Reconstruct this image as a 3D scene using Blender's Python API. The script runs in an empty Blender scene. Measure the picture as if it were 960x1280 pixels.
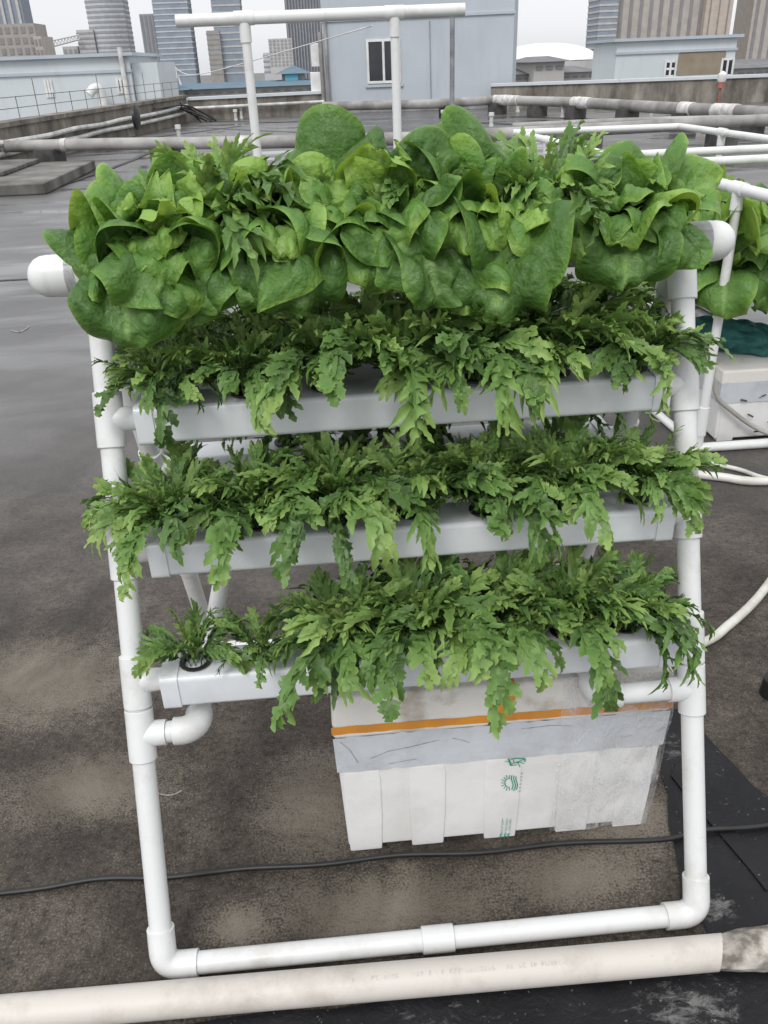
import bpy, math, random
import numpy as np
from mathutils import Vector, Matrix
PI = math.pi
scene = bpy.context.scene
COL = scene.collection
random.seed(7)

# ------------------------------------------------------------------ camera
PITCH, ROLL, YAW = 0.49934, -0.03982, 0.06327
CAM = Vector((0.37492, -0.9581, 1.46258))
FPX = 1035.0
_f = Vector((math.sin(YAW)*math.cos(PITCH), math.cos(YAW)*math.cos(PITCH), -math.sin(PITCH)))
_x = Vector((math.cos(YAW), -math.sin(YAW), 0)); _u = _x.cross(_f)
CX = _x*math.cos(ROLL) + _u*math.sin(ROLL)
CU = -_x*math.sin(ROLL) + _u*math.cos(ROLL)
cam = bpy.data.cameras.new('camera'); co = bpy.data.objects.new('camera', cam); COL.objects.link(co)
M = Matrix((CX, CU, -_f)).transposed().to_4x4(); M.translation = CAM
co.matrix_world = M
cam.sensor_fit = 'VERTICAL'; cam.sensor_height = 24; cam.lens = FPX/1280*24
cam.clip_start = 0.05; cam.clip_end = 6000
scene.camera = co

def ray(px, py): return _f + CX*((px-480)/FPX) - CU*((py-640)/FPX)
def at(px, py, Y):
    d = ray(px, py); return CAM + d*((Y-CAM.y)/d.y)
def atz(px, py, z=0.0):
    d = ray(px, py); return CAM + d*((z-CAM.z)/d.z)

# ------------------------------------------------------------------ materials
MATS = {}
def newmat(name):
    m = bpy.data.materials.new(name); m.use_nodes = True
    nt = m.node_tree; b = nt.nodes['Principled BSDF']
    return m, nt, b
def N(nt, t, **k):
    n = nt.nodes.new(t)
    for a, v in k.items():
        if hasattr(n, a): setattr(n, a, v)
        else: n.inputs[a.replace('_', ' ')].default_value = v
    return n
def ramp(nt, src, stops):
    r = nt.nodes.new('ShaderNodeValToRGB'); e = r.color_ramp.elements
    while len(e) < len(stops): e.new(0.5)
    for i, (p, c) in enumerate(stops):
        e[i].position = p; e[i].color = (*c, 1) if len(c) == 3 else c
    nt.links.new(src, r.inputs[0]); return r.outputs[0]
def coords(nt, scale=(1, 1, 1)):
    t = nt.nodes.new('ShaderNodeTexCoord'); mp = nt.nodes.new('ShaderNodeMapping')
    mp.inputs['Scale'].default_value = scale
    nt.links.new(t.outputs['Object'], mp.inputs[0]); return mp.outputs[0]
def noise(nt, vec, scale, detail=5, rough=.6, dist=0):
    n = nt.nodes.new('ShaderNodeTexNoise'); n.inputs['Scale'].default_value = scale
    n.inputs['Detail'].default_value = detail; n.inputs['Roughness'].default_value = rough
    n.inputs['Distortion'].default_value = dist
    nt.links.new(vec, n.inputs['Vector']); return n.outputs[0]
def mix(nt, fac, a, b, mode='MIX'):
    m = nt.nodes.new('ShaderNodeMix'); m.data_type = 'RGBA'; m.blend_type = mode
    for sock, v in ((m.inputs[0], fac), (m.inputs[6], a), (m.inputs[7], b)):
        if hasattr(v, 'is_output'): nt.links.new(v, sock)
        elif isinstance(v, (int, float)): sock.default_value = v
        else: sock.default_value = (*v, 1)
    return m.outputs[2]
def bump(nt, b, h, strength, dist=.01):
    n = nt.nodes.new('ShaderNodeBump'); n.inputs['Strength'].default_value = strength
    n.inputs['Distance'].default_value = dist
    nt.links.new(h, n.inputs['Height']); nt.links.new(n.outputs[0], b.inputs['Normal'])

def simple(name, c1, c2=None, scale=4, rough=.5, stretch=(1, 1, 1), lo=.35, hi=.65, bmp=0, bs=30, metal=0, spec=.5, detail=5):
    if name in MATS: return MATS[name]
    m, nt, b = newmat(name)
    v = coords(nt, stretch)
    c2 = c2 or tuple(x*.85 for x in c1)
    nt.links.new(ramp(nt, noise(nt, v, scale, detail), [(lo, c2), (hi, c1)]), b.inputs['Base Color'])
    b.inputs['Roughness'].default_value = rough; b.inputs['Metallic'].default_value = metal
    b.inputs['Specular IOR Level'].default_value = spec
    if bmp: bump(nt, b, noise(nt, v, bs, 4), bmp, .004)
    MATS[name] = m; return m

def pvc_mat(name, c, dirt, amount=.5, rough=.33):
    m, nt, b = newmat(name); v = coords(nt)
    n1 = noise(nt, v, 9, 7, .7); n2 = noise(nt, v, 90, 3, .6)
    f = ramp(nt, n1, [(.50, (0, 0, 0)), (.80, (amount,)*3)])
    c0 = mix(nt, f, c, dirt)
    f2 = ramp(nt, n2, [(.66, (0, 0, 0)), (.74, (.35*amount,)*3)])
    nt.links.new(mix(nt, f2, c0, dirt), b.inputs['Base Color'])
    b.inputs['Roughness'].default_value = rough
    b.inputs['Subsurface Weight'].default_value = 0.0
    bump(nt, b, noise(nt, v, 25, 2), .05, .004)
    return m
PVC = pvc_mat('white_pvc', (.73, .74, .735), (.40, .37, .30), .6)
PVC2 = pvc_mat('white_pvc_gutter', (.74, .765, .79), (.45, .45, .43), .4, .28)
PVC_CREAM = pvc_mat('cream_pvc', (.58, .545, .50), (.36, .31, .26), .8, .5)
PVC_OLD = simple('weathered_pipe', (.40, .39, .375), (.19, .18, .17), 1.4, .6, (1, 1, 1), .36, .62, .3)
PVC_FAR = simple('far_white_pipe', (.72, .72, .70), (.4, .4, .38), 3, .5)
RUBBER = simple('black_plastic', (.018, .018, .018), (.01, .01, .01), 20, .45)
STEEL = simple('galvanised_steel', (.34, .36, .37), (.2, .21, .22), 12, .4, metal=.6)
MORTAR = simple('mortar', (.50, .47, .42), (.16, .14, .12), 22, .9, lo=.4, hi=.62, bmp=.9, bs=40)
WHITEPAINT = simple('white_paint', (.78, .78, .77), (.6, .6, .6), 3, .5)
GLASS = simple('dark_glass', (.02, .024, .028), (.04, .045, .05), 1, .12)

def concrete_wall():
    m, nt, b = newmat('stained_concrete')
    v = coords(nt); vs = coords(nt, (.9, .9, .22))
    n1 = noise(nt, v, 1.3, 8, .65); n2 = noise(nt, vs, 2.6, 6, .7)
    c = ramp(nt, n1, [(.3, (.16, .145, .125)), (.5, (.27, .245, .21)), (.7, (.36, .335, .29))])
    s = ramp(nt, n2, [(.36, (.30, .29, .27)), (.60, (1, 1, 1))])
    nt.links.new(mix(nt, .85, c, s, 'MULTIPLY'), b.inputs['Base Color'])
    b.inputs['Roughness'].default_value = .85; bump(nt, b, noise(nt, v, 14, 6), .4, .02)
    return m
CONC = concrete_wall()
def painted_wall(name, c, dark, top=0):
    m, nt, b = newmat(name); v = coords(nt); vs = coords(nt, (1.6, 1.6, .25))
    n1 = noise(nt, v, .8, 6, .6); n2 = noise(nt, vs, 2.0, 6, .7)
    k = ramp(nt, n1, [(.3, tuple(x*.9 for x in c)), (.7, c)])
    f = ramp(nt, n2, [(.50, (0, 0, 0)), (.8, (.5, .5, .5))])
    nt.links.new(mix(nt, f, k, dark), b.inputs['Base Color'])
    b.inputs['Roughness'].default_value = .7; bump(nt, b, noise(nt, v, 30, 3), .08, .01)
    return m
BLUEWALL = painted_wall('pale_blue_render', (.475, .515, .56), (.37, .395, .42))
PALEWALL = painted_wall('pale_white_render', (.60, .645, .67), (.46, .48, .49))
GREYBAND = painted_wall('grey_painted_band', (.45, .50, .55), (.3, .32, .34))

def ground_mat():
    m, nt, b = newmat('roof_concrete'); v = coords(nt)
    L = nt.links
    n_big = noise(nt, v, .9, 6, .6, .3); n_mid = noise(nt, v, 4.5, 6, .7); n_fine = noise(nt, v, 60, 4, .75); n_grit = noise(nt, v, 200, 2, .7)
    base = ramp(nt, n_mid, [(.28, (.036, .028, .021)), (.5, (.070, .056, .044)), (.72, (.112, .093, .075))])
    g = ramp(nt, n_fine, [(.34, (.22, .22, .22)), (.52, (.95, .95, .95)), (.7, (1.0, 1.0, 1.0))])
    base = mix(nt, .8, base, g, 'MULTIPLY')
    # real pale efflorescence patches at fixed places on the slab
    sep = nt.nodes.new('ShaderNodeSeparateXYZ'); L.new(v, sep.inputs[0])
    def blob(x, y, rx, ry):
        vm = nt.nodes.new('ShaderNodeVectorMath'); vm.operation = 'SUBTRACT'; L.new(v, vm.inputs[0]); vm.inputs[1].default_value = (x, y, 0)
        vd = nt.nodes.new('ShaderNodeVectorMath'); vd.operation = 'DIVIDE'; L.new(vm.outputs[0], vd.inputs[0]); vd.inputs[1].default_value = (rx, ry, 1)
        ln = nt.nodes.new('ShaderNodeVectorMath'); ln.operation = 'LENGTH'; L.new(vd.outputs[0], ln.inputs[0])
        ms = nt.nodes.new('ShaderNodeMath'); ms.operation = 'SUBTRACT'; ms.use_clamp = True; ms.inputs[0].default_value = 1.0; L.new(ln.outputs['Value'], ms.inputs[1])
        return ms.outputs[0]
    acc = None
    for bl in ((.42, .10, .36, .12), (.13, .09, .10, .07), (.27, .36, .17, .22), (.95, .27, .22, .14), (-.25, .48, .3, .14), (.8, .13, .2, .1), (-.5, .9, .4, .25)):
        o = blob(*bl)
        if acc is None: acc = o
        else:
            a = nt.nodes.new('ShaderNodeMath'); a.operation = 'MAXIMUM'; L.new(acc, a.inputs[0]); L.new(o, a.inputs[1]); acc = a.outputs[0]
    # pale grains: how densely they lie follows the slab's own wear and the patches
    g1 = noise(nt, v, 210, 3, .65); g2 = noise(nt, v, 30, 5, .75)
    def M_(op, x, y, z=None, cl=False):
        n = nt.nodes.new('ShaderNodeMath'); n.operation = op; n.use_clamp = cl
        for k, q in enumerate((x, y, z)):
            if q is None: continue
            if hasattr(q, 'is_output'): L.new(q, n.inputs[k])
            else: n.inputs[k].default_value = q
        return n.outputs[0]
    dens = M_('ADD', M_('MULTIPLY', acc, .58), M_('MULTIPLY', M_('SUBTRACT', n_mid, .5), .50))
    dens = M_('ADD', dens, M_('MULTIPLY', M_('SUBTRACT', g2, .5), .55))
    gr = M_('ADD', M_('MULTIPLY_ADD', g1, 1.5, -.25), dens)
    pf = ramp(nt, gr, [(.56, (0, 0, 0)), (.74, (.55, .55, .55)), (1.0, (.9, .9, .9))])
    base = mix(nt, pf, base, (.215, .187, .152))
    dk = ramp(nt, gr, [(.18, (.15, .14, .13)), (.40, (1, 1, 1))])
    base = mix(nt, .9, base, dk, 'MULTIPLY')
    st = ramp(nt, noise(nt, v, 1.7, 5, .65, .8), [(.36, (.45, .43, .40)), (.56, (1, 1, 1))])
    base = mix(nt, .85, base, st, 'MULTIPLY')
    # far part of the roof: smoother bluish coating
    fy = nt.nodes.new('ShaderNodeMapRange'); fy.inputs[1].default_value = 1.6; fy.inputs[2].default_value = 4.6
    ad = nt.nodes.new('ShaderNodeMath'); ad.operation = 'MULTIPLY_ADD'; L.new(n_big, ad.inputs[0]); ad.inputs[1].default_value = 1.5; L.new(sep.outputs[1], ad.inputs[2])
    L.new(ad.outputs[0], fy.inputs[0])
    far = ramp(nt, n_big, [(.3, (.075, .074, .074)), (.6, (.12, .118, .117)), (.8, (.17, .165, .16))])
    base = mix(nt, fy.outputs[0], base, far)
    L.new(base, b.inputs['Base Color'])
    vl = coords(nt, (.5, 1.6, 1)); wet = ramp(nt, noise(nt, vl, .75, 4, .6, .6), [(.40, (.09, .09, .09)), (.56, (.42, .42, .42))])
    rg = mix(nt, fy.outputs[0], (.72, .72, .72), wet)
    L.new(rg, b.inputs['Roughness'])
    b.inputs['Specular IOR Level'].default_value = .45
    bn = nt.nodes.new('ShaderNodeBump'); bn.inputs['Distance'].default_value = .006
    inv = nt.nodes.new('ShaderNodeMath'); inv.operation = 'SUBTRACT'; inv.inputs[0].default_value = 1.0; L.new(fy.outputs[0], inv.inputs[1])
    ms = nt.nodes.new('ShaderNodeMath'); ms.operation = 'MULTIPLY'; L.new(inv.outputs[0], ms.inputs[0]); ms.inputs[1].default_value = .75
    L.new(ms.outputs[0], bn.inputs['Strength'])
    ha = nt.nodes.new('ShaderNodeMath'); ha.operation = 'MULTIPLY_ADD'; L.new(n_grit, ha.inputs[0]); ha.inputs[1].default_value = .5; L.new(n_fine, ha.inputs[2])
    L.new(ha.outputs[0], bn.inputs['Height']); L.new(bn.outputs[0], b.inputs['Normal'])
    return m
GROUND = ground_mat()
def tar_mat():
    m, nt, b = newmat('bitumen'); v = coords(nt); vs = coords(nt, (1, 2.0, 1)); L = nt.links
    c = ramp(nt, noise(nt, v, 6, 6), [(.3, (.004, .004, .005)), (.7, (.013, .013, .015))])
    def near(x, y, rx, ry):
        a = nt.nodes.new('ShaderNodeVectorMath'); a.operation = 'SUBTRACT'; L.new(v, a.inputs[0]); a.inputs[1].default_value = (x, y, 0)
        d = nt.nodes.new('ShaderNodeVectorMath'); d.operation = 'DIVIDE'; L.new(a.outputs[0], d.inputs[0]); d.inputs[1].default_value = (rx, ry, 1)
        l = nt.nodes.new('ShaderNodeVectorMath'); l.operation = 'LENGTH'; L.new(d.outputs[0], l.inputs[0])
        q = nt.nodes.new('ShaderNodeMath'); q.operation = 'SUBTRACT'; q.use_clamp = True; q.inputs[0].default_value = 1.0; L.new(l.outputs['Value'], q.inputs[1]); return q.outputs[0]
    n1 = noise(nt, vs, 22, 9, .82, .5)
    for k, (bl, w) in enumerate((((.93, -.15, .16, .06), .24), ((1.05, .03, .06, .05), .24), ((1.12, .46, .05, .1), .16), ((1.18, -.14, .1, .06), .2), ((.45, -.13, .3, .04), .12))):
        a = nt.nodes.new('ShaderNodeMath'); a.operation = 'MULTIPLY_ADD'; L.new(near(*bl), a.inputs[0]); a.inputs[1].default_value = w; L.new(n1, a.inputs[2]); n1 = a.outputs[0]
    c = mix(nt, ramp(nt, n1, [(.62, (0, 0, 0)), (.76, (.75, .75, .75))]), c, (.20, .195, .19))
    sp = ramp(nt, noise(nt, v, 120, 2, .5), [(.70, (0, 0, 0)), (.76, (.5, .5, .5))])
    c = mix(nt, sp, c, (.25, .25, .24))
    L.new(c, b.inputs['Base Color']); b.inputs['Roughness'].default_value = .5; b.inputs['Specular IOR Level'].default_value = .3
    bump(nt, b, noise(nt, v, 22, 6, .7, .5), .5, .01); return m
TAR = tar_mat()

def leaf_mat(name, dark, mid, light, rib, vein, rough=.42, puck=.35, nveins=9, trans=.28):
    m, nt, b = newmat(name); L = nt.links
    uv = nt.nodes.new('ShaderNodeUVMap'); sep = nt.nodes.new('ShaderNodeSeparateXYZ'); L.new(uv.outputs[0], sep.inputs[0])
    def math_(op, a, bb=None, c=None, clamp=False):
        n = nt.nodes.new('ShaderNodeMath'); n.operation = op; n.use_clamp = clamp
        for i, x in enumerate((a, bb, c)):
            if x is None: continue
            if hasattr(x, 'is_output'): L.new(x, n.inputs[i])
            else: n.inputs[i].default_value = x
        return n.outputs[0]
    au = math_('ABSOLUTE', math_('MULTIPLY_ADD', sep.outputs[0], 2.0, -1.0))
    att = nt.nodes.new('ShaderNodeAttribute'); att.attribute_name = 'tone'
    v = coords(nt)
    n1 = noise(nt, v, 22, 4, .6)
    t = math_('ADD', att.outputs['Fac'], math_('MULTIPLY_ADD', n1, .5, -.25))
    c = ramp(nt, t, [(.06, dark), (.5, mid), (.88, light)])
    # side veins running out and forward from the midrib
    ph = math_('SUBTRACT', math_('MULTIPLY', sep.outputs[1], float(nveins)), math_('MULTIPLY', au, nveins*.28))
    tri = math_('ABSOLUTE', math_('SUBTRACT', math_('FRACT', ph), .5))
    vn = math_('SUBTRACT', 1.0, math_('MULTIPLY', tri, 9.0), clamp=True)
    vn = math_('MULTIPLY', vn, math_('SUBTRACT', 1.0, au, clamp=True))
    c = mix(nt, math_('MULTIPLY', vn, vein), c, rib)
    rb = math_('SUBTRACT', 1.0, math_('MULTIPLY', au, 9.0), clamp=True)
    c = mix(nt, math_('MULTIPLY', rb, .75), c, rib)
    c = mix(nt, math_('MULTIPLY', math_('POWER', math_('SUBTRACT', 1.0, au, clamp=True), 2.0), .22), c, rib)
    c = mix(nt, math_('MULTIPLY', math_('POWER', au, 14.0), .35), c, light)
    geo = nt.nodes.new('ShaderNodeNewGeometry')
    c = mix(nt, math_('MULTIPLY', geo.outputs['Backfacing'], .35), c, tuple(min(1, x*1.5+.03) for x in mid))
    L.new(c, b.inputs['Base Color']); b.inputs['Roughness'].default_value = rough
    b.inputs['Specular IOR Level'].default_value = .32
    vor = nt.nodes.new('ShaderNodeTexNoise'); vor.inputs['Scale'].default_value = 75; vor.inputs['Detail'].default_value = 2; L.new(v, vor.inputs['Vector'])
    h = math_('SUBTRACT', vor.outputs[0], math_('MULTIPLY', vn, .12))
    bump(nt, b, h, puck, .006)
    tr = nt.nodes.new('ShaderNodeBsdfTranslucent')
    hs = nt.nodes.new('ShaderNodeHueSaturation'); hs.inputs['Saturation'].default_value = 1.1; hs.inputs['Value'].default_value = 1.7; hs.inputs['Hue'].default_value = .485
    L.new(c, hs.inputs['Color']); L.new(hs.outputs[0], tr.inputs['Color'])
    ms = nt.nodes.new('ShaderNodeMixShader'); ms.inputs[0].default_value = trans
    L.new(b.outputs[0], ms.inputs[1]); L.new(tr.outputs[0], ms.inputs[2])
    L.new(ms.outputs[0], nt.nodes['Material Output'].inputs['Surface'])
    return m
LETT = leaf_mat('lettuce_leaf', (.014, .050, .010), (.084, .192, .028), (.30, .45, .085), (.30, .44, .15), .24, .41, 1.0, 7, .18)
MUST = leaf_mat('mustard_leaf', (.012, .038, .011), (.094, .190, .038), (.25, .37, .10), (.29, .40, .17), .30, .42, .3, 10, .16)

# ------------------------------------------------------------------ mesh helpers
class MB:
    def __init__(s): s.v = []; s.f = []; s.sm = []
    def add(s, vs, fs, smooth=False):
        o = len(s.v); s.v += [tuple(p) for p in vs]
        s.f += [tuple(i+o for i in f) for f in fs]; s.sm += [smooth]*len(fs); return s
    def box(s, x0, y0, z0, x1, y1, z1, bevel=0):
        P = [(x, y, z) for z in (z0, z1) for y in (y0, y1) for x in (x0, x1)]
        return s.add(P, [(0, 2, 3, 1), (4, 5, 7, 6), (0, 1, 5, 4), (2, 6, 7, 3), (0, 4, 6, 2), (1, 3, 7, 5)])
    def tube(s, pts, r, n=20, cap=True, radii=None):
        pts = [Vector(p) for p in pts]; k = len(pts); T = []
        for i in range(k):
            a = pts[max(i-1, 0)]; b = pts[min(i+1, k-1)]; T.append((b-a).normalized())
        up = Vector((0, 0, 1)) if abs(T[0].z) < .9 else Vector((0, 1, 0))
        nrm = T[0].cross(up).normalized(); vs = []
        for i in range(k):
            nrm = (nrm - T[i]*nrm.dot(T[i])).normalized(); bn = T[i].cross(nrm)
            rr = radii[i] if radii else r
            for j in range(n):
                a = 2*PI*j/n; vs.append(pts[i] + (nrm*math.cos(a) + bn*math.sin(a))*rr)
        fs = [(i*n+j, i*n+(j+1) % n, (i+1)*n+(j+1) % n, (i+1)*n+j) for i in range(k-1) for j in range(n)]
        s.add(vs, fs, True)
        if cap:
            o = len(s.v) - len(vs)
            s.f += [tuple(o+j for j in reversed(range(n))), tuple(o+(k-1)*n+j for j in range(n))]; s.sm += [False, False]
        return s
    def cyl(s, a, b, r, n=20): return s.tube([a, b], r, n)
    def prism(s, poly, z0, z1):
        n = len(poly); vs = [(x, y, z0) for x, y in poly] + [(x, y, z1) for x, y in poly]
        fs = [(i, (i+1) % n, n+(i+1) % n, n+i) for i in range(n)] + [tuple(reversed(range(n))), tuple(range(n, 2*n))]
        return s.add(vs, fs)
    def loft(s, rings, smooth=True, cap=True):
        n = len(rings[0]); vs = [p for r in rings for p in r]
        fs = [(i*n+j, i*n+(j+1) % n, (i+1)*n+(j+1) % n, (i+1)*n+j) for i in range(len(rings)-1) for j in range(n)]
        if cap: fs += [tuple(reversed(range(n))), tuple((len(rings)-1)*n+j for j in range(n))]
        return s.add(vs, fs, smooth)
    def build(s, name, mat, parent=None, loc=None, bevel=0, sharp=40):
        me = bpy.data.meshes.new(name); me.from_pydata(s.v, [], s.f); me.update()
        me.polygons.foreach_set('use_smooth', s.sm); me.materials.append(mat)
        me.set_sharp_from_angle(angle=math.radians(sharp))
        o = bpy.data.objects.new(name, me); COL.objects.link(o)
        if loc is not None: o.location = loc
        if parent: o.parent = parent
        if bevel:
            md = o.modifiers.new('bevel', 'BEVEL'); md.width = bevel; md.segments = 3; md.limit_method = 'ANGLE'; md.angle_limit = math.radians(40)
            for p in me.polygons: p.use_smooth = True
            md.harden_normals = True
        return o
def tag(o, label=None, cat=None, group=None, kind=None):
    if label: o['label'] = label
    if cat: o['category'] = cat
    if group: o['group'] = group
    if kind: o['kind'] = kind
    return o
def thing(name, label, cat, group=None, loc=(0, 0, 0)):
    o = bpy.data.objects.new(name, None); COL.objects.link(o); o.location = loc; o.empty_display_size = .05
    return tag(o, label, cat, group)
def smooth_path(pts, k=8):
    P = [Vector(p) for p in pts]; P = [P[0]*2-P[1]] + P + [P[-1]*2-P[-2]]; out = []
    for i in range(1, len(P)-2):
        for j in range(k):
            t = j/k; a, b, c, d = P[i-1:i+3]
            out.append(.5*((2*b) + (c-a)*t + (2*a-5*b+4*c-d)*t*t + (3*b-a-3*c+d)*t**3))
    out.append(P[-2]); return out
def rrect(w, h, r, n=4):
    pts = []
    for cx, cy, a0 in ((w/2-r, h/2-r, 0), (-w/2+r, h/2-r, PI/2), (-w/2+r, -h/2+r, PI), (w/2-r, -h/2+r, 1.5*PI)):
        for i in range(n+1):
            a = a0 + PI/2*i/n; pts.append((cx+r*math.cos(a), cy+r*math.sin(a)))
    return pts

# ------------------------------------------------------------------ setting
def sheet(name, poly, z, mat, kind='structure'):
    m = MB(); m.add([(x, y, z) for x, y in poly], [tuple(range(len(poly)))])
    return tag(m.build(name, mat), kind=kind)
CITY = simple('city_ground', (.2, .2, .2), (.1, .11, .1), .02, .9)
sheet('city_ground', [(-4000, -500), (4000, -500), (4000, 5500), (-4000, 5500)], -40, CITY)
sheet('rooftop', [(-9, -6), (40, -6), (40, 28.6), (-9, 28.6)], 0, GROUND)
def ragged(pts, k=6, amp=.008, seed=1):
    rr = random.Random(seed); out = []
    for i in range(len(pts)):
        a, b = Vector(pts[i]), Vector(pts[(i+1) % len(pts)])
        d = (b-a); n = Vector((-d.y, d.x)).normalized()
        for j in range(k): out.append(tuple(a + d*(j/k) + n*rr.uniform(-amp, amp)*(0 if j == 0 else 1)))
    return out
sheet('tar_membrane', ragged([(-1.2, -1.0), (2.6, -1.0), (2.6, -.05), (1.62, .02), (1.33, .07), (1.20, .56), (1.155, .59), (1.085, .40), (.99, .05), (1.02, -.03), (.5, -.085), (-.3, -.092), (-1.2, -.1)], 8, .007), .004, TAR)
sheet('membrane_seam', ragged([(1.09, .36), (1.118, .40), (1.19, .08), (1.16, .05)], 6, .003, 4), .008, TAR)
JOINT = simple('joint_tar', (.02, .02, .02), None, 5, .5)
for pts in ([(-8.9, 6.02), (-1.2, 6.06), (-1.2, 6.10), (-8.9, 6.07)], [(1.2, 6.06), (9, 6.0), (9, 6.04), (1.2, 6.10)]):
    sheet('roof_joint', pts, .004, JOINT)
# tar seams and puddle lines further out
for k, (ax, ay, bx, by, w) in enumerate(((255, 160, 380, 166, .10), (260, 152, 400, 153, .12), (560, 152, 760, 160, .12), (640, 146, 860, 152, .14), (190, 172, 300, 158, .1), (880, 166, 980, 170, .12), (130, 215, 190, 190, .05), (60, 238, 135, 212, .05))):
    a, b_ = atz(ax, ay), atz(bx, by); d = (b_-a).normalized(); n = Vector((-d.y, d.x, 0))*w
    sheet('roof_joint', ragged([tuple((a-n).xy), tuple((b_-n).xy), tuple((b_+n).xy), tuple((a+n).xy)], 7, w*.5, k), .004+.001*k, JOINT)

# parapet walls
def wall_run(name, label, pts, h, t, mat, coping=None, cap_w=.05):
    """wall along polyline pts (inner face), thickness t to the left of travel"""
    root = thing(name, label, 'wall')
    m = MB(); c = MB()
    for (ax, ay), (bx, by) in zip(pts[:-1], pts[1:]):
        d = Vector((bx-ax, by-ay)).normalized(); n = Vector((-d.y, d.x))
        q = [(ax, ay), (bx, by), (bx+n.x*t, by+n.y*t), (ax+n.x*t, ay+n.y*t)]
        m.prism(q, 0, h)
        e = cap_w
        q2 = [(ax-n.x*e, ay-n.y*e), (bx-n.x*e, by-n.y*e), (bx+n.x*(t+e), by+n.y*(t+e)), (ax+n.x*(t+e), ay+n.y*(t+e))]
        c.prism(q2, h+.002, h+.08)
    m.build('wall', mat, root); c.build('coping', coping or mat, root); return root
wall_run('parapet_wall', 'stained concrete parapet along the left edge of the roof with two white pipes on it', [(-6.0, 7.0), (-5.04, 14.9), (-3.36, 27.8)], .66, .3, CONC)
wall_run('parapet_wall', 'stained concrete parapet at the back between corner and blue grey stairwell', [(-3.36, 27.95), (.9, 28.9)], .58, .35, CONC, PALEWALL)
wall_run('parapet_wall', 'long stained concrete parapet on the right below the pale building with brown patch', [(5.9, 26.9), (9.5, 25.8), (30.0, 22.5)], .64, .35, CONC, PALEWALL)
b = MB(); b.box(-6.2, 11.5, 0, -3.32, 14.6, .15); b.box(-6.2, 12.6, .151, -4.2, 14.5, .22)
tag(b.build('concrete_plinth', simple('damp_concrete', (.20, .19, .17), (.06, .057, .052), 1.6, .6, (1, 1, .6), .36, .62, .4, 12), bevel=.02), 'low stepped wet concrete plinth at the left edge under the long pipe', 'plinth')

# blue-grey stairwell block
A = Vector((.94, 28.9)); B = Vector((6.68, 27.5)); dv = (B-A).normalized(); nv = Vector((-dv.y, dv.x))
def slab(p, q, depth, z0, z1, off=0.0):
    a = p - nv*off; b_ = q - nv*off; return [(a.x, a.y), (b_.x, b_.y), (b_.x+nv.x*depth, b_.y+nv.y*depth), (a.x+nv.x*depth, a.y+nv.y*depth)], z0, z1
root = thing('stairwell_building', 'blue grey rendered stairwell block with one dark window behind the white pole', 'building')
m = MB(); m.prism(*slab(A, B, 6, 0, 4.6)); m.build('wall', BLUEWALL, root)
m = MB(); m.prism(*slab(A-dv*.04, B+dv*.04, .1, 2.55, 2.62, .05)); m.prism(*slab(A-dv*.25, B+dv*.25, 6.4, 4.61, 4.85, .2)); m.build('cornice', GREYBAND, root)
m = MB(); m.prism(*slab(A+dv*.05, B-dv*.0, .06, .004, .33, .03)); m.build('plinth_band', simple('grey_plinth', (.33, .34, .34), (.16, .16, .16), 2, .8), root)
def window_on(root, p, q, z0, z1, panes=2, frame=.07, off=.012, rows=1):
    w = MB(); L = (q-p).length
    g = MB(); g.prism(*slab(p, q, .02, z0, z1, off)); go = None
    n = panes
    for i in range(n+1):
        c = p + (q-p)*(i/n); w.prism(*slab(c-dv*frame/2, c+dv*frame/2, .05, z0-frame/2, z1+frame/2, off+.03))
    for k in range(rows+1):
        z = z0 + (z1-z0)*k/rows
        w.prism(*slab(p+dv*.036, q-dv*.036, .044, z-frame/2, z+frame/2, off+.028))
    fo = w.build('window', WHITEPAINT, root); g.build('pane', GLASS, fo)
    return fo
def onface(px, py):   # point on the stairwell front face
    d = ray(px, py); n3 = Vector((nv.x, nv.y, 0)); t = (Vector((A.x, A.y, 0))-CAM).dot(n3)/d.dot(n3); return CAM + d*t
p0 = onface(459, 51); p1 = onface(492, 102)
window_on(root, Vector(p0.xy), Vector((p0.xy))+dv*1.0, p1.z, p0.z)
m = MB(); m.prism(*slab(Vector(p0.xy)-dv*.1, Vector(p0.xy)+dv*1.1, .12, p1.z-.14, p1.z-.07, .06)); m.build('sill', GREYBAND, root)
m = MB(); q = onface(404, 100).xy - nv*.12
m.cyl((q.x, q.y, .12), (q.x, q.y, 2.3), .06, 12); q2 = q+dv*.18; m.cyl((q2.x, q2.y, .1), (q2.x, q2.y, 2.7), .045, 12)
m.build('downpipe', PVC_OLD, root)
m = MB(); q = A - dv*.12
for z0, z1, w in ((.55, 1.2, .35), (1.35, 2.0, .28)):
    m.prism([(q.x-w, q.y), (q.x, q.y-.02), (q.x, q.y+.5), (q.x-w, q.y+.5)], z0, z1)
m.build('utility_box', WHITEPAINT, root, bevel=.02)

m = MB(); q0, q1 = onface(537, 26), onface(539, 128)
m.cyl((q0.x-nv.x*.03, q0.y-nv.y*.03, q0.z), (q1.x-nv.x*.03, q1.y-nv.y*.03, q1.z), .014, 8); m.build('conduit', simple('grey_conduit', (.36, .38, .40), (.25, .26, .28), 3, .6), root)
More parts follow.
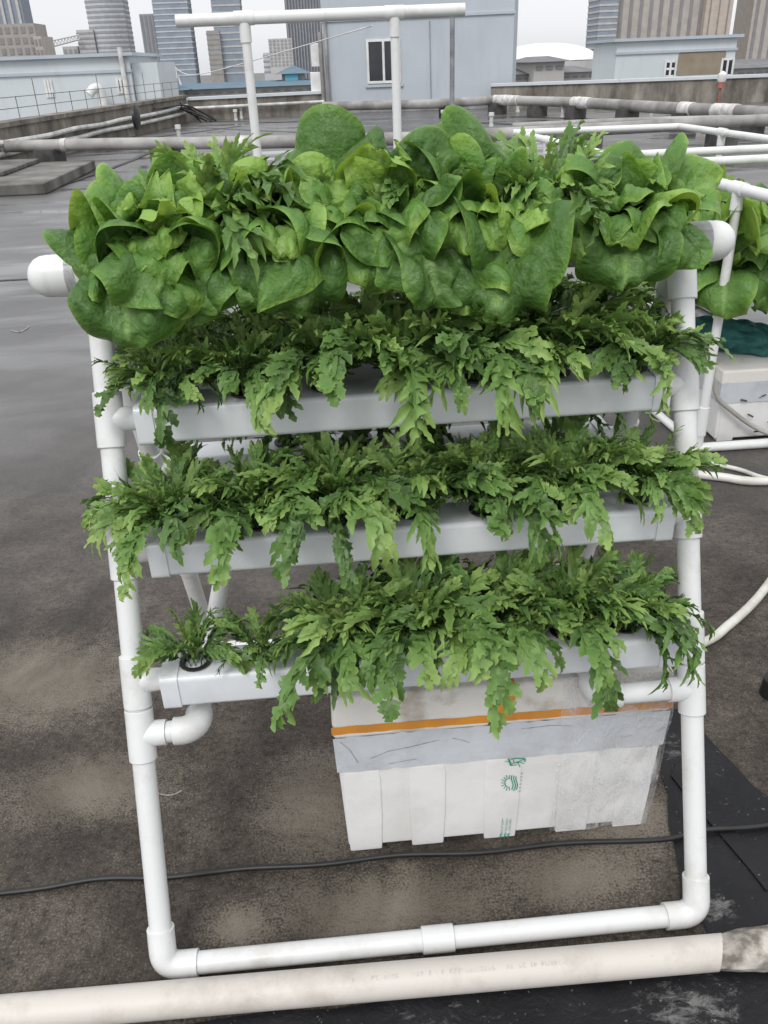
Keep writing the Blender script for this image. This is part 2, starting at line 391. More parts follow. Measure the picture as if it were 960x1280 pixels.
# neighbour roof buildings
def low_building(name, label, pxl, pxr, pyt, Y, z0, depth, wallm, bandz, wins, extra=None, Yr=None):
    root = thing(name, label, 'building')
    a = at(pxl, pyt[0], Y); c = at(pxr, pyt[1], Yr or Y); zt = (a.z+c.z)/2
    d = Vector((c.x-a.x, c.y-a.y)).normalized(); n = Vector((-d.y, d.x))
    def sl(p, q, dep, za, zb, off):
        return [(p.x-n.x*off, p.y-n.y*off), (q.x-n.x*off, q.y-n.y*off), (q.x+n.x*(dep-off), q.y+n.y*(dep-off)), (p.x+n.x*(dep-off), p.y+n.y*(dep-off))], za, zb
    P, Q = a.xy, c.xy
    m = MB(); m.prism(*sl(P, Q, depth, z0, zt, 0)); m.build('wall', wallm, root)
    m = MB(); m.prism(*sl(P-d*.2, Q+d*.2, depth+.4, zt+.002, zt+.12, .2)); m.prism(*sl(P-d*.05, Q+d*.05, .2, zt-bandz, zt-bandz+.1, .07)); m.build('cornice', GREYBAND, root)
    for (wx0, wy0, wx1, wy1, cols, rows) in wins:
        def hit(px, py):
            r = ray(px, py); n3 = Vector((n.x, n.y, 0)); t = (Vector((P.x, P.y, 0))-CAM).dot(n3)/r.dot(n3); return CAM + r*t
        h0, h1 = hit(wx0, wy0), hit(wx1, wy1); s = h0.xy; e = s + d*((h1.xy-s).dot(d))
        w = MB(); fr = .045
        for i in range(cols+1):
            k = s+(e-s)*(i/cols); w.prism(*sl(k-d*fr, k+d*fr, .06, h1.z-fr, h0.z+fr, .05))
        for j in range(rows+1):
            z = h1.z+(h0.z-h1.z)*j/rows; w.prism(*sl(s+d*.06, e-d*.06, .05, z-fr, z+fr, .046))
        fo = w.build('window', WHITEPAINT, root); g = MB(); g.prism(*sl(s, e, .02, h1.z, h0.z, .03)); g.build('pane', GLASS, fo)
    return root, sl, P, Q, d, zt
lb, sl, P, Q, d, zt = low_building('rooftop_building', 'long pale white rooftop building on the left with small white windows', -60, 160, (78, 70), 36, -3, 7, PALEWALL, .55,
    [(56, 101, 67, 120, 2, 3), (146, 99, 157, 115, 2, 1)])
m = MB(); m.prism(*sl(Q+d*.02, Q+d*1.0, 5, -3, zt-.25, -.3)); m.build('annex', PALEWALL, lb)
m = MB()
g0 = at(125, 112, 35.4); m.tube(smooth_path([(g0.x, 35.5, g0.z-1.3), (g0.x, 35.5, g0.z-.1), (g0.x-.2, 35.4, g0.z+.05), (g0.x-.42, 35.3, g0.z-.15)]), .17, 10); m.build('vent_hood', WHITEPAINT, lb)
m = MB(); g0 = Q - d*.25; m.cyl((g0.x, g0.y-.15, -1), (g0.x, g0.y-.15, zt+.3), .09, 10); m.build('downpipe', PVC_FAR, lb)
rb, sl, P, Q, d, zt = low_building('rooftop_building', 'pale rooftop building on the right with brown patch on its wall', 772, 922, (51, 48), 40, -3, 3.4, PALEWALL, .5,
    [(832, 77, 843, 95, 2, 2), (903, 74, 914, 94, 2, 1)])
def patch():
    h0, h1 = at(848, 65, 40), at(904, 92, 40); s = P + d*((h0.xy-P).dot(d)); e = P + d*((h1.xy-P).dot(d)); n = Vector((-d.y, d.x))
    pts = [(u*(e-s).length/2, v*(h0.z-h1.z)/2) for u, v in ((-.94, -1), (.94, -1), (1, -.85), (1, .8), (.92, .98), (-.84, 1), (-.97, .85), (-1, -.9))]
    c = (s+e)/2; zc = (h0.z+h1.z)/2; m = MB()
    m.add([(c.x+d.x*u-n.x*.02, c.y+d.y*u-n.y*.02, zc+w) for u, w in pts], [tuple(range(len(pts)))])
    m.build('wall_patch', simple('brown_render', (.30, .26, .19), (.24, .20, .15), 1.5, .8), rb)
patch()

# metal fence on the left parapet
root = thing('roof_fence', 'thin rusty rail fence standing on the left parapet', 'fence')
RUST = simple('rusty_steel', (.22, .21, .20), (.13, .12, .11), 9, .7, metal=.3)
for k in range(25):
    m = MB(); t = k/24; x = -6.1+(-3.62+6.1)*t; y = 7.0+(27.6-7.0)*t
    x = -6.12+.97*min(1, (y-7)/7.9) if y < 14.9 else -5.16+(y-14.9)*.1302
    m.cyl((x, y, .74), (x, y, 1.12 if k % 4 else 1.4), .008, 6)
    m.build('post', RUST, root)
for z in (.93, 1.11): m = MB(); m.tube([(-6.12, 7, z), (-5.16, 14.9, z), (-3.5, 27.6, z)], .007, 6); m.build('rail', RUST, root)

# pipes strapped to the left parapet (inner face)
for off, z, wob, lab in ((.09, .44, .03, 'upper wavy white pipe strapped along the left parapet'), (.08, .27, .015, 'lower straight white pipe strapped along the left parapet')):
    pts = []
    for k in range(14):
        y = 8+19.4*k/13; x = -6.0+.96*(y-7)/7.9 if y < 14.9 else -5.04+(y-14.9)*.1302
        pts.append((x+off, y, z+random.uniform(-wob, wob)))
    m = MB(); m.tube(smooth_path(pts, 4), .045, 8); tag(m.build('wall_pipe', PVC_FAR), lab, 'pipe', 'pipes on the left parapet')
m = MB(); m.tube([(-3.2, 27.86, .36), (.85, 28.75, .36)], .045, 8); tag(m.build('wall_pipe', PVC_FAR), 'thin pale pipe running along the back parapet', 'pipe')
# black disc on the parapet
c = at(171, 146, 19.5); m = MB()
rings = []
for r_, dx in ((.02, .05), (.12, .05), (.2, .03), (.25, .0), (.25, -.05), (.02, -.06)):
    rings.append([(c.x+dx, c.y+r_*math.cos(2*PI*j/24)*1.3, c.z+r_*1.05*math.sin(2*PI*j/24)) for j in range(24)])
m.loft(rings); tag(m.build('black_dish', RUBBER), 'black oval dish fixed to the left parapet wall', 'dish')
# tangle of black cables in the corner
m = MB(); rr = random.Random(3)
for k in range(6):
    pts = [(-3.7+rr.uniform(-.3, .5), 25.5+rr.uniform(-1.5, 2), .62-.1*rr.random()), (-3.35+rr.uniform(-.1, .3), 26.6+rr.uniform(-.6, .6), .3+rr.random()*.2), (-3.0+rr.uniform(0, .7), 27.2+rr.uniform(-.6, .3), .03)]
    m.tube(smooth_path(pts, 5), .025, 6)
tag(m.build('cable_tangle', RUBBER), 'tangle of black cables hanging in the parapet corner', 'cables')

# big roof pipes on supports
def roof_pipe(name, label, pix, z, r, mat, supports, whites=(), group=None):
    root = thing(name, label, 'pipe', group); P = [atz(px, py, z) for px, py in pix]
    m = MB(); m.tube(P, r, 18); m.build('pipe', mat, root)
    def along(px):
        for (a, b_), (pa, pb) in zip(zip(P[:-1], P[1:]), zip(pix[:-1], pix[1:])):
            if pa[0] <= px <= pb[0]:
                t0, t1 = 0., 1.     # bisect for the point that projects at px
                for _ in range(30):
                    tm = (t0+t1)/2; c = a+(b_-a)*tm; dd = c-CAM; u = 480+FPX*dd.dot(CX)/dd.dot(_f)
                    if u < px: t0 = tm
                    else: t1 = tm
                return a+(b_-a)*t0, (b_-a).normalized()
        return P[0], (P[1]-P[0]).normalized()
    for px in supports:
        c, d = along(px); m = MB(); n = Vector((-d.y, d.x, 0)); w = .18
        h = z-r*.55; q = [c-d*w-n*.2, c+d*w-n*.2, c+d*w+n*.2, c-d*w+n*.2]
        m.prism([(p.x, p.y) for p in q], 0, h); m.build('support_block', simple('dark_block', (.10, .095, .09), (.04, .04, .04), 4, .8), root)
    for pa, pb in whites:
        a, d = along(pa); b_, _ = along(pb); m = MB(); k = max(3, int((b_-a).length/.12))
        rr = random.Random(pa); m.tube([a+(b_-a)*(i/k) for i in range(k+1)], r*1.1, 16, radii=[r*(1.08+.1*rr.random()) for i in range(k+1)])
        m.build('joint_wrap', simple('white_wrap', (.74, .73, .71), (.42, .4, .38), 7, .8, bmp=.6, bs=25), root)
    return root
roof_pipe('roof_pipe', 'long grey and white pipe on blocks running across the roof just behind the lettuce', [(-60, 185), (135, 180), (330, 178), (520, 173), (700, 164), (1000, 148)], .38, .095, PVC_OLD, (60, 205, 590, 735, 905), [(0, 6), (78, 84), (300, 312), (445, 452)])
roof_pipe('roof_pipe', 'weathered pipe with white wrapped joints on dark blocks below the stairwell block', [(404, 133), (540, 130), (619, 125), (720, 128), (800, 133), (852, 136), (1000, 144)], .36, .12, PVC_OLD, (560, 622, 672, 720, 785, 857, 940), [(619, 649), (717, 738), (852, 866), (893, 922)])
m = MB(); m.tube([atz(640, 158, .3), atz(760, 152, .3), atz(905, 148, .3), atz(1000, 150, .3)], .06, 10); tag(m.build('roof_pipe', PVC_OLD), 'thinner weathered pipe lying between the two long roof pipes', 'pipe')

# vent stubs
vents = [(295, 150, 'pair of vent stubs near the back corner, left one'), (302, 148, 'pair of vent stubs near the back corner, right one'), (394, 158, 'vent stub left of the stairwell downpipe'), (400, 161, 'taller vent stub right under the stairwell corner'), (365, 143, 'short vent stub against the back parapet'), (416, 166, 'tiny vent stub in front of the stairwell corner'), (554, 152, 'vent stub just left of the grey steel pole'), (614, 158, 'vent stub right of the grey steel pole'), (647, 140, 'vent stub below the white wrapped pipe joint'), (703, 147, 'vent stub between two dark pipe blocks'), (813, 151, 'vent stub in front of the right parapet'), (225, 178, 'vent stub just above the leftmost lettuce')]
m = MB(); m.cyl((0, 0, 0), (0, 0, .26), .045, 10); m.cyl((0, 0, .0), (0, 0, .05), .06, 10); vp = m.build('vent_stub', PVC_FAR)
m = MB(); m.cyl((0, 0, .25), (0, 0, .33), .065, 10); m.build('cap', WHITEPAINT, vp)
for k, (px, py, lab) in enumerate(vents):
    if k == 0: o = vp
    else:
        o = vp.copy(); COL.objects.link(o)
        for ch in list(vp.children): c = ch.copy(); COL.objects.link(c); c.parent = o
    g = atz(px, py); o.location = g; o.scale = (1, 1, .8+.5*random.random())
    tag(o, 'white capped ' + lab, 'vent', 'white vent stubs on the roof')

# ------------------------------------------------------------------ far city
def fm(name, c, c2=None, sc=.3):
    h = lambda q: tuple(x*.74+y*.26 for x, y in zip(q, (.56, .58, .62)))  # aerial haze put into the colour: blended toward pale blue grey
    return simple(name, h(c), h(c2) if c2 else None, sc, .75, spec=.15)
def tower(label, pxl, pxr, pytop, Y, wall, band, style, step, thick=0, depth=25, foot=None, zb=-40, col2=None):
    root = thing('tower', label, 'tower'); a = at(pxl, 60, Y); c = at(pxr, 60, Y)
    zt = 95 if pytop is None else at((pxl+pxr)/2, pytop, Y).z
    w = c.x-a.x
    def fp(off, k=12):
        if foot == 'lens':
            pts = [(a.x+w*i/k, Y - math.sin(PI*i/k)*w*.22 - off) for i in range(k+1)]
            return [(pts[0][0]-off, Y)] + pts[1:-1] + [(pts[-1][0]+off, Y), (c.x+off, Y+depth+off), (a.x-off, Y+depth+off)]
        return [(a.x-off, Y-off), (c.x+off, Y-off), (c.x+off, Y+depth+off), (a.x-off, Y+depth+off)]
    m = MB(); m.prism(fp(0), zb, zt); m.build('wall', wall, root)
    if style == 'bands':
        z = max(-4, zb); n = 0
        while z < zt-step*.6 and n < 60:
            m = MB(); m.prism(fp(.25), z, z+thick); m.build('window_band', band, root); z += step; n += 1
        if col2:
            for f0 in (.0, .93):
                m = MB(); m.prism([(a.x+w*f0, Y-.6), (a.x+w*(f0+.07), Y-.6), (a.x+w*(f0+.07), Y+1), (a.x+w*f0, Y+1)], zb, zt-.5); m.build('pier', col2, root)
    elif style == 'strips':
        n = step
        for i in range(n):
            x = a.x+w*(i+.5)/n; hw = w/n*thick/2
            m = MB(); m.prism([(x-hw, Y-.4), (x+hw, Y-.4), (x+hw, Y+1), (x-hw, Y+1)], zb, zt-1); m.build('window_strip', band, root)
    elif style == 'grid':
        nx, nz, z0 = step
        for i in range(nx):
            for k in range(nz):
                x = a.x+w*(i+.5)/nx; z = z0+(zt-z0)*(k+.4)/nz; hw = w/nx*.28; hz = (zt-z0)/nz*.3
                m = MB(); m.prism([(x-hw, Y-.3), (x+hw, Y-.3), (x+hw, Y+1), (x-hw, Y+1)], z-hz, z+hz); m.build('window', band, root)
    elif style == 'ribs':
        n = step
        for i in range(n):
            x = a.x+w*(i+.5)/n; hw = w/n*thick/2
            m = MB(); m.prism([(x-hw, Y-1.2), (x+hw, Y-1.2), (x+hw, Y+1), (x-hw, Y+1)], zb, zt-.5); m.build('rib', band, root)
    return root, a, c, zt
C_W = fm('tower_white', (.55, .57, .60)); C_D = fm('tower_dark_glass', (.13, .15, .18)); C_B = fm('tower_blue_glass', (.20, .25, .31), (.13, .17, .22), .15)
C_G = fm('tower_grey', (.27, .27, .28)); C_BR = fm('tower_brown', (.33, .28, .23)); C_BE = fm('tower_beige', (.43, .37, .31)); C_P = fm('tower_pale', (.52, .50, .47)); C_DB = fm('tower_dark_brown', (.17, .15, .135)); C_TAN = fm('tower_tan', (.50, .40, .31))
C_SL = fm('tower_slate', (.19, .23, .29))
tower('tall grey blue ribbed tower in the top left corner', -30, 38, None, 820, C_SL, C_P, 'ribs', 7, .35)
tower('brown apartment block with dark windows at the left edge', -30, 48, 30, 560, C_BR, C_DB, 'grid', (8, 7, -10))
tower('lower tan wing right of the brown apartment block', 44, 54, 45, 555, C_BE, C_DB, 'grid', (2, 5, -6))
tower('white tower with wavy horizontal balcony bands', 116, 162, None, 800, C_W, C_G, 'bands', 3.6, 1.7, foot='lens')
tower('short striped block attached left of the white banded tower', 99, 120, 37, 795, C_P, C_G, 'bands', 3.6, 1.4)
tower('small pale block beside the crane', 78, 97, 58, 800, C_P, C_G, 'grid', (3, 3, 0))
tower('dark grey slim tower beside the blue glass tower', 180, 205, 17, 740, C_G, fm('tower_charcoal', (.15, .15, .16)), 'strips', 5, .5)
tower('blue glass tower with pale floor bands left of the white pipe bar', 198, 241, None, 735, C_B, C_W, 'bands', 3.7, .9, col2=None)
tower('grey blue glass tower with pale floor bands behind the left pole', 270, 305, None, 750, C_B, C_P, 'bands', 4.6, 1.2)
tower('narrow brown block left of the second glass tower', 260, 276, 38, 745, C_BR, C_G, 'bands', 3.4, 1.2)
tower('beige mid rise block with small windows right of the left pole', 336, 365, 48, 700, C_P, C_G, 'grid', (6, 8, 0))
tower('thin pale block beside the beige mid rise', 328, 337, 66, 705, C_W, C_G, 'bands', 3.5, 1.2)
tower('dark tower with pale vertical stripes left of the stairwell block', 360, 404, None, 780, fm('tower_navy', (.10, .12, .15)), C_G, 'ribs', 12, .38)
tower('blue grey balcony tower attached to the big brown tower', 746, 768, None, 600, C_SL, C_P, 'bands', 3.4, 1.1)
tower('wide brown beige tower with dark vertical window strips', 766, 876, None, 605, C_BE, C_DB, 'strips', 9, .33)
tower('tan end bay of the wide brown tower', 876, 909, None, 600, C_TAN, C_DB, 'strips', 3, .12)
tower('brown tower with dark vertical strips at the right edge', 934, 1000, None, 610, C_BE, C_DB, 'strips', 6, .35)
# crane
root = thing('tower_crane', 'pale construction crane jib left of the striped block', 'crane'); m = MB()
a = at(52, 62, 790); b_ = at(100, 49, 790)
a2, b2 = a+Vector((0, 0, 4.5)), b_+Vector((0, 0, 3))
m.tube([a, b_], .7, 5); m.tube([a2, b2], .5, 5)
for i in range(12):
    t, t2 = i/12, (i+.5)/12; m.tube([a+(b_-a)*t, a2+(b2-a2)*t2], .3, 4); m.tube([a2+(b2-a2)*t2, a+(b_-a)*(t+1/12)], .3, 4)
c_ = at(58, 62, 790); m.box(c_.x-3, 789, c_.z-4, c_.x+3, 792, c_.z); m.build('jib', C_P, root)
m = MB(); m.box(c_.x-1, 790, -40, c_.x+1, 792, c_.z); m.build('mast', C_P, root)
# blue-roofed long building behind back parapet
BLUER = simple('blue_metal_roof', (.15, .215, .27), (.12, .175, .22), 1.5, .9, spec=.1)
CREAM = fm('cream_wall', (.42, .40, .37))
def hall(label, pxl, pxr, pytop, pyeave, pybot, Y, depth, roof, nwin, hip=.0):
    root = thing('hall_building', label, 'building'); a = at(pxl, pyeave, Y); c = at(pxr, pyeave, Y); rt = at((pxl+pxr)/2, pytop, Y).z; zb = at((pxl+pxr)/2, pybot, Y).z-2
    ze = (a.z+c.z)/2; m = MB(); m.prism([(a.x, Y), (c.x, Y), (c.x, Y+depth), (a.x, Y+depth)], zb-4, ze); m.build('wall', CREAM, root)
    m = MB(); e = .5; w = (c.x-a.x)*hip
    m.add([(a.x-e, Y-e, ze), (c.x+e, Y-e, ze), (c.x+e, Y+depth+e, ze), (a.x-e, Y+depth+e, ze), (a.x+w, Y+depth/2, max(rt, ze+.25)), (c.x-w, Y+depth/2, max(rt, ze+.25))], [(0, 1, 5, 4), (1, 2, 5), (2, 3, 4, 5), (3, 0, 4), (3, 2, 1, 0)])
    m.build('roof', roof, root)
    for i in range(nwin):
        x = a.x+(c.x-a.x)*(i+.5)/nwin; hw = (c.x-a.x)/nwin*.3
        m = MB(); m.box(x-hw, Y-.1, ze-(ze-zb-2)*.75, x+hw, Y+.1, ze-.3); m.build('window', C_DB, root)
    return root
hall('long blue roofed hall behind the back parapet', 222, 395, 103, 109, 116, 62, 9, BLUER, 12)
hall('small blue hipped roof house beside the left rooftop building', 178, 205, 102, 114, 124, 58, 6, BLUER, 3, .4)
hall('second blue hipped roof pavilion nearer the long hall', 204, 226, 103, 113, 124, 60, 6, BLUER, 2, .4)
hall('small kiosk with blue hipped roof and turquoise sign wall', 352, 380, 82, 92, 104, 66, 5, BLUER, 0, .45)
m = MB(); a = at(356, 93, 65.8); c = at(373, 101, 65.8); m.box(a.x, 65.7, c.z, c.x, 65.9, a.z); o = m.build('sign_board', simple('turquoise_panel', (.12, .40, .52), (.1, .33, .45), 1, .5)); tag(o, 'turquoise board on the front of the blue roofed kiosk', 'sign')
# grey pagoda-roofed building on right + arena dome
GR = simple('grey_tile_roof', (.17, .17, .18), (.12, .12, .13), 1.2, .7)
hall('low grey tiled building with wide eaves behind the right parapet', 643, 745, 84, 91, 100, 75, 10, GR, 10, .05)
hall('raised grey tiled upper hall on the low grey building', 668, 706, 70, 77, 90, 73, 8, GR, 3, .12)
root = thing('arena', 'white domed arena roof on the skyline right of the stairwell block', 'arena')
a = at(628, 79, 420); c = at(766, 73, 420); zt = at(705, 52, 420).z; zb = (a.z+c.z)/2; cx = (a.x+c.x)/2; R_ = (c.x-a.x)/2
rings = []
for k in range(9):
    t = k/8*PI/2; rings.append([(cx+R_*math.cos(t)*math.cos(2*PI*j/48), 420+R_+R_*math.cos(t)*math.sin(2*PI*j/48), zb+(zt-zb)*math.sin(t)) for j in range(48)])
m = MB(); m.loft(rings); m.build('dome_roof', simple('arena_white', (.84, .84, .84), (.8, .8, .8), .1, .5), root)
m = MB(); m.loft([[(cx+R_*1.01*math.cos(2*PI*j/48), 420+R_+R_*1.01*math.sin(2*PI*j/48), z) for j in range(48)] for z in (-40, zb-.3)]); m.build('wall', C_P, root)
hall('small grey and white houses at the right edge behind the parapet', 922, 990, 74, 84, 96, 70, 8, GR, 6, .1)
# white A mast and string
a = at(216, 80, 60); root = thing('a_frame_mast', 'white A shaped mast on the blue roof holding a string', 'mast'); m = MB()
for px in (210, 226):
    e = at(px, 106, 60); m.tube([a, e], .07, 6)
l, r_ = at(212.5, 97, 60), at(222, 97, 60); m.tube([l, r_], .05, 6); m.build('mast', WHITEPAINT, root)
s0 = at(186, 86, 60); m = MB()
e = Vector((.62, 2.48, 1.572)); n = 30
m.tube([s0, a], .02, 4)
m.tube([a+(e-a)*(i/n)+Vector((0, 0, -.35*math.sin(PI*i/n))) for i in range(n+1)], 1, 4, radii=[.02*(1-i/n)+.0022 for i in range(n+1)])
tag(m.build('string_line', WHITEPAINT), 'thin white string stretched from the A mast to the white pipe bar', 'string')
# red lantern-ish box on pole at right parapet
root = thing('wall_lamp', 'small white lamp with red box on the right parapet', 'lamp'); g = at(901, 105, 24.9)
m = MB(); m.cyl((g.x, g.y-.02, g.z-.1), (g.x, g.y-.02, g.z+.05), .1, 10); m.cyl((g.x, g.y-.02, g.z-.7), (g.x, g.y-.02, g.z-.1), .03, 8); m.build('red_box', simple('faded_red', (.42, .16, .12), (.3, .1, .08), 8, .6), root)
m = MB(); m.loft([[(g.x+r*math.cos(2*PI*j/12), g.y-.02+r*math.sin(2*PI*j/12), g.z+z) for j in range(12)] for r, z in ((.1, .052), (.13, .12), (.12, .25), (.03, .33))]); m.build('lamp_globe', WHITEPAINT, root)

# ------------------------------------------------------------------ main rack
L_, H_ = .473, 1.156
rack = thing('hydroponic_rack', 'white pipe A frame rack of planted gutters, the large one in the foreground', 'plant rack')
def fpt(x, z): return Vector((x, L_*z/H_, z))           # front plane
def bpt(x, z): return Vector((x, 2*L_-L_*z/H_, z))      # back plane
RP, RT = .0200, .0245
dF = Vector((0, L_, H_)).normalized(); dB = Vector((0, -L_, H_)).normalized()
TZ = (.943, .733, .520, .430)
for X, s in ((0, 1), (1, -1)):
    for fn, dd in ((fpt, dF), (bpt, dB)):
        m = MB(); m.cyl(fn(X, .03), fn(X, 1.125), RP, 24); m.build('post', PVC, rack)
        for z in TZ:
            c = fn(X, z); hl = .047
            m = MB(); m.cyl(c-dd*hl, c+dd*hl, RT, 24); m.build('tee_fitting', PVC, rack, bevel=.0018)
            n_ = .052 if z != .430 else .045
            m = MB(); m.tube([c, c+Vector((s*n_, 0, 0))], RT*.93, 24, radii=[RT*.93, RT*.80 if z != .43 else RT*.93]); m.build('tee_branch', PVC, rack)
        # foot elbow
        c = fn(X, .021); m = MB()
        pts = [c+dd*.075, c+dd*.03]
        a, b_, e = c+dd*.03, c+dd*.002, c+Vector((s*.03, 0, 0))
        for i in range(1, 8):
            t = i/8; pts.append(a*(1-t)**2+b_*2*t*(1-t)+e*t*t)
        pts += [e, c+Vector((s*.062, 0, 0))]
        m.tube(pts, RT, 24); m.build('elbow', PVC, rack, bevel=.0015)
for fn in (fpt, bpt):
    m = MB(); m.cyl(fn(.03, .021), fn(.97, .021), RP, 24); m.build('base_rail', PVC, rack)
    m = MB(); m.cyl(fn(.475, .021), fn(.535, .021), RT, 24); m.build('coupling', PVC, rack, bevel=.002)
# top beam with domed caps and T sockets
top = Vector((0, L_, H_+.012)); RB = .031
m = MB(); m.cyl(top+Vector((-.07, 0, 0)), top+Vector((1.05, 0, 0)), RB, 28); m.build('top_beam', PVC, rack)
for x0, s in ((-.035, -1), (1.018, 1)):
    m = MB(); xs = [-.012, .030, .034, .036, .048, .058, .066, .0705, .072]; rs = [1.10, 1.10, 1.08, 1.10, 1.05, .90, .64, .34, .05]
    m.tube([top+Vector((x0+s*q, 0, 0)) for q in xs], RB, 28, radii=[RB*q for q in rs]); m.build('end_cap', PVC, rack)
for X in (0, 1):
    for fn, dd in ((fpt, dF), (bpt, dB)):
        c = fn(X, H_); m = MB(); m.cyl(c-dd*.085, c-dd*.012, RT, 24); m.build('top_socket', PVC, rack, bevel=.002)
    m = MB(); c = top+Vector((X, 0, 0)); m.cyl(c-Vector((.042, 0, 0)), c+Vector((.042, 0, 0)), RB*1.1, 28); m.build('top_tee', PVC, rack, bevel=.002)
# depth braces at the lowest tees
for X, s in ((0, 1), (1, -1)):
    a = fpt(X, .430); b_ = bpt(X, .430); off = s*(.098 if X == 0 else .175); m = MB(); pts = [a+Vector((s*.04, 0, 0))]
    rr_ = .028
    e0 = a+Vector((off, 0, 0)); e1 = b_+Vector((off, 0, 0))
    for i in range(9):
        t = i/8*PI/2; pts.append(e0+Vector((-s*rr_+s*rr_*math.sin(t), rr_-rr_*math.cos(t), 0)))
    for i in range(9):
        t = i/8*PI/2; pts.append(e1+Vector((-s*rr_+s*rr_*math.cos(t), -rr_+rr_*math.sin(t), 0)))
    pts.append(b_+Vector((s*.04, 0, 0))); m.tube(pts, RP*.95, 22); m.build('brace_pipe', PVC, rack)
    for base, sg in ((e0, 1), (e1, -1)):
        m = MB(); q = [base+Vector((-s*(rr_+.012), 0, 0))]
        for i in range(9):
            t = i/8*PI/2; q.append(base+Vector((-s*rr_+s*rr_*math.sin(t), sg*(rr_-rr_*math.cos(t)), 0)))
        q.append(base+Vector((0, sg*(rr_+.014), 0))); m.tube(q, RT, 22); m.build('elbow', PVC, rack)
# gutters
GW, GH = .086, .064
prof = rrect(GW, GH, .009)
def gutter(fn, z):
    c = fn(0, z); m = MB()
    m.loft([[(x, c.y+a, c.z+b_) for a, b_ in prof] for x in (.058, .952)]); g = m.build('gutter', PVC2, rack)
    for xa, xb in ((.052, .082), (.928, .958)):
        m = MB(); pr = rrect(GW+.005, GH+.005, .010); m.loft([[(x, c.y+a, c.z+b_) for a, b_ in pr] for x in (xa, xb)]); m.build('end_cap', PVC2, g)
    return c
for z in TZ[:3]: gutter(fpt, z); gutter(bpt, z)

# ------------------------------------------------------------------ leaf builders
class Leaves:
    def __init__(s): s.v = []; s.f = []; s.uv = []; s.t = []; s.n = 0
    def grid(s, P, uvv, tone):
        n, k = P.shape[:2]; s.v.append(P.reshape(-1, 3)); s.uv.append(uvv.reshape(-1, 2)); s.t.append(np.broadcast_to(tone, (n*k,)))
        i = np.arange(n-1)[:, None]*k + np.arange(k-1)[None, :] + s.n
        s.f.append(np.stack([i, i+1, i+1+k, i+k], -1).reshape(-1, 4)); s.n += n*k
    def build(s, name, mat, parent=None, loc=(0, 0, 0)):
        v = np.concatenate(s.v); f = np.concatenate(s.f); uv = np.concatenate(s.uv); t = np.concatenate(s.t)
        me = bpy.data.meshes.new(name); me.vertices.add(len(v)); me.vertices.foreach_set('co', v.astype(np.float32).ravel())
        me.loops.add(f.size); me.loops.foreach_set('vertex_index', f.astype(np.int32).ravel())
        me.polygons.add(len(f)); me.polygons.foreach_set('loop_start', np.arange(0, f.size, 4, dtype=np.int32))
        me.polygons.foreach_set('use_smooth', np.ones(len(f), dtype=bool))
        ul = me.uv_layers.new(name='UVMap'); ul.data.foreach_set('uv', uv[f.ravel()].astype(np.float32).ravel())
        at_ = me.attributes.new('tone', 'FLOAT', 'POINT'); at_.data.foreach_set('value', t.astype(np.float32))
        me.update(calc_edges=True); me.materials.append(mat)
        o = bpy.data.objects.new(name, me); COL.objects.link(o); o.location = loc
        if parent: o.parent = parent
        return o
def frame_curve(L, n, pf, lat):
    s = np.linspace(0, 1, n); p = pf(s); ds = L/(n-1)
    r = np.concatenate([[0], np.cumsum(np.cos((p[1:]+p[:-1])/2))*ds]); z = np.concatenate([[0], np.cumsum(np.sin((p[1:]+p[:-1])/2))*ds])
    C = np.stack([r, lat(s)*L, z], -1)
    T = np.stack([np.cos(p), 0*p, np.sin(p)], -1); S = np.tile([0., 1., 0.], (n, 1)); Nn = np.stack([-np.sin(p), 0*p, np.cos(p)], -1)
    return s, C, T, S, Nn
def place(P, az, base, tilt=None):
    c, s_ = math.cos(az), math.sin(az); R_ = np.array([[c, -s_, 0], [s_, c, 0], [0, 0, 1]]); P = P@R_.T
    if tilt is not None: P = P@np.array(tilt).T
    return P + np.array(base)
LOBE_T = np.array([0., .18, .34, .46, .60, .72, .86, 1.0])
LOBE_L = np.array([1.0, .80, .55, .84, .46, .62, .36, .05])
LOBE_R = np.array([1.0, .74, .78, .46, .68, .40, .32, .05])
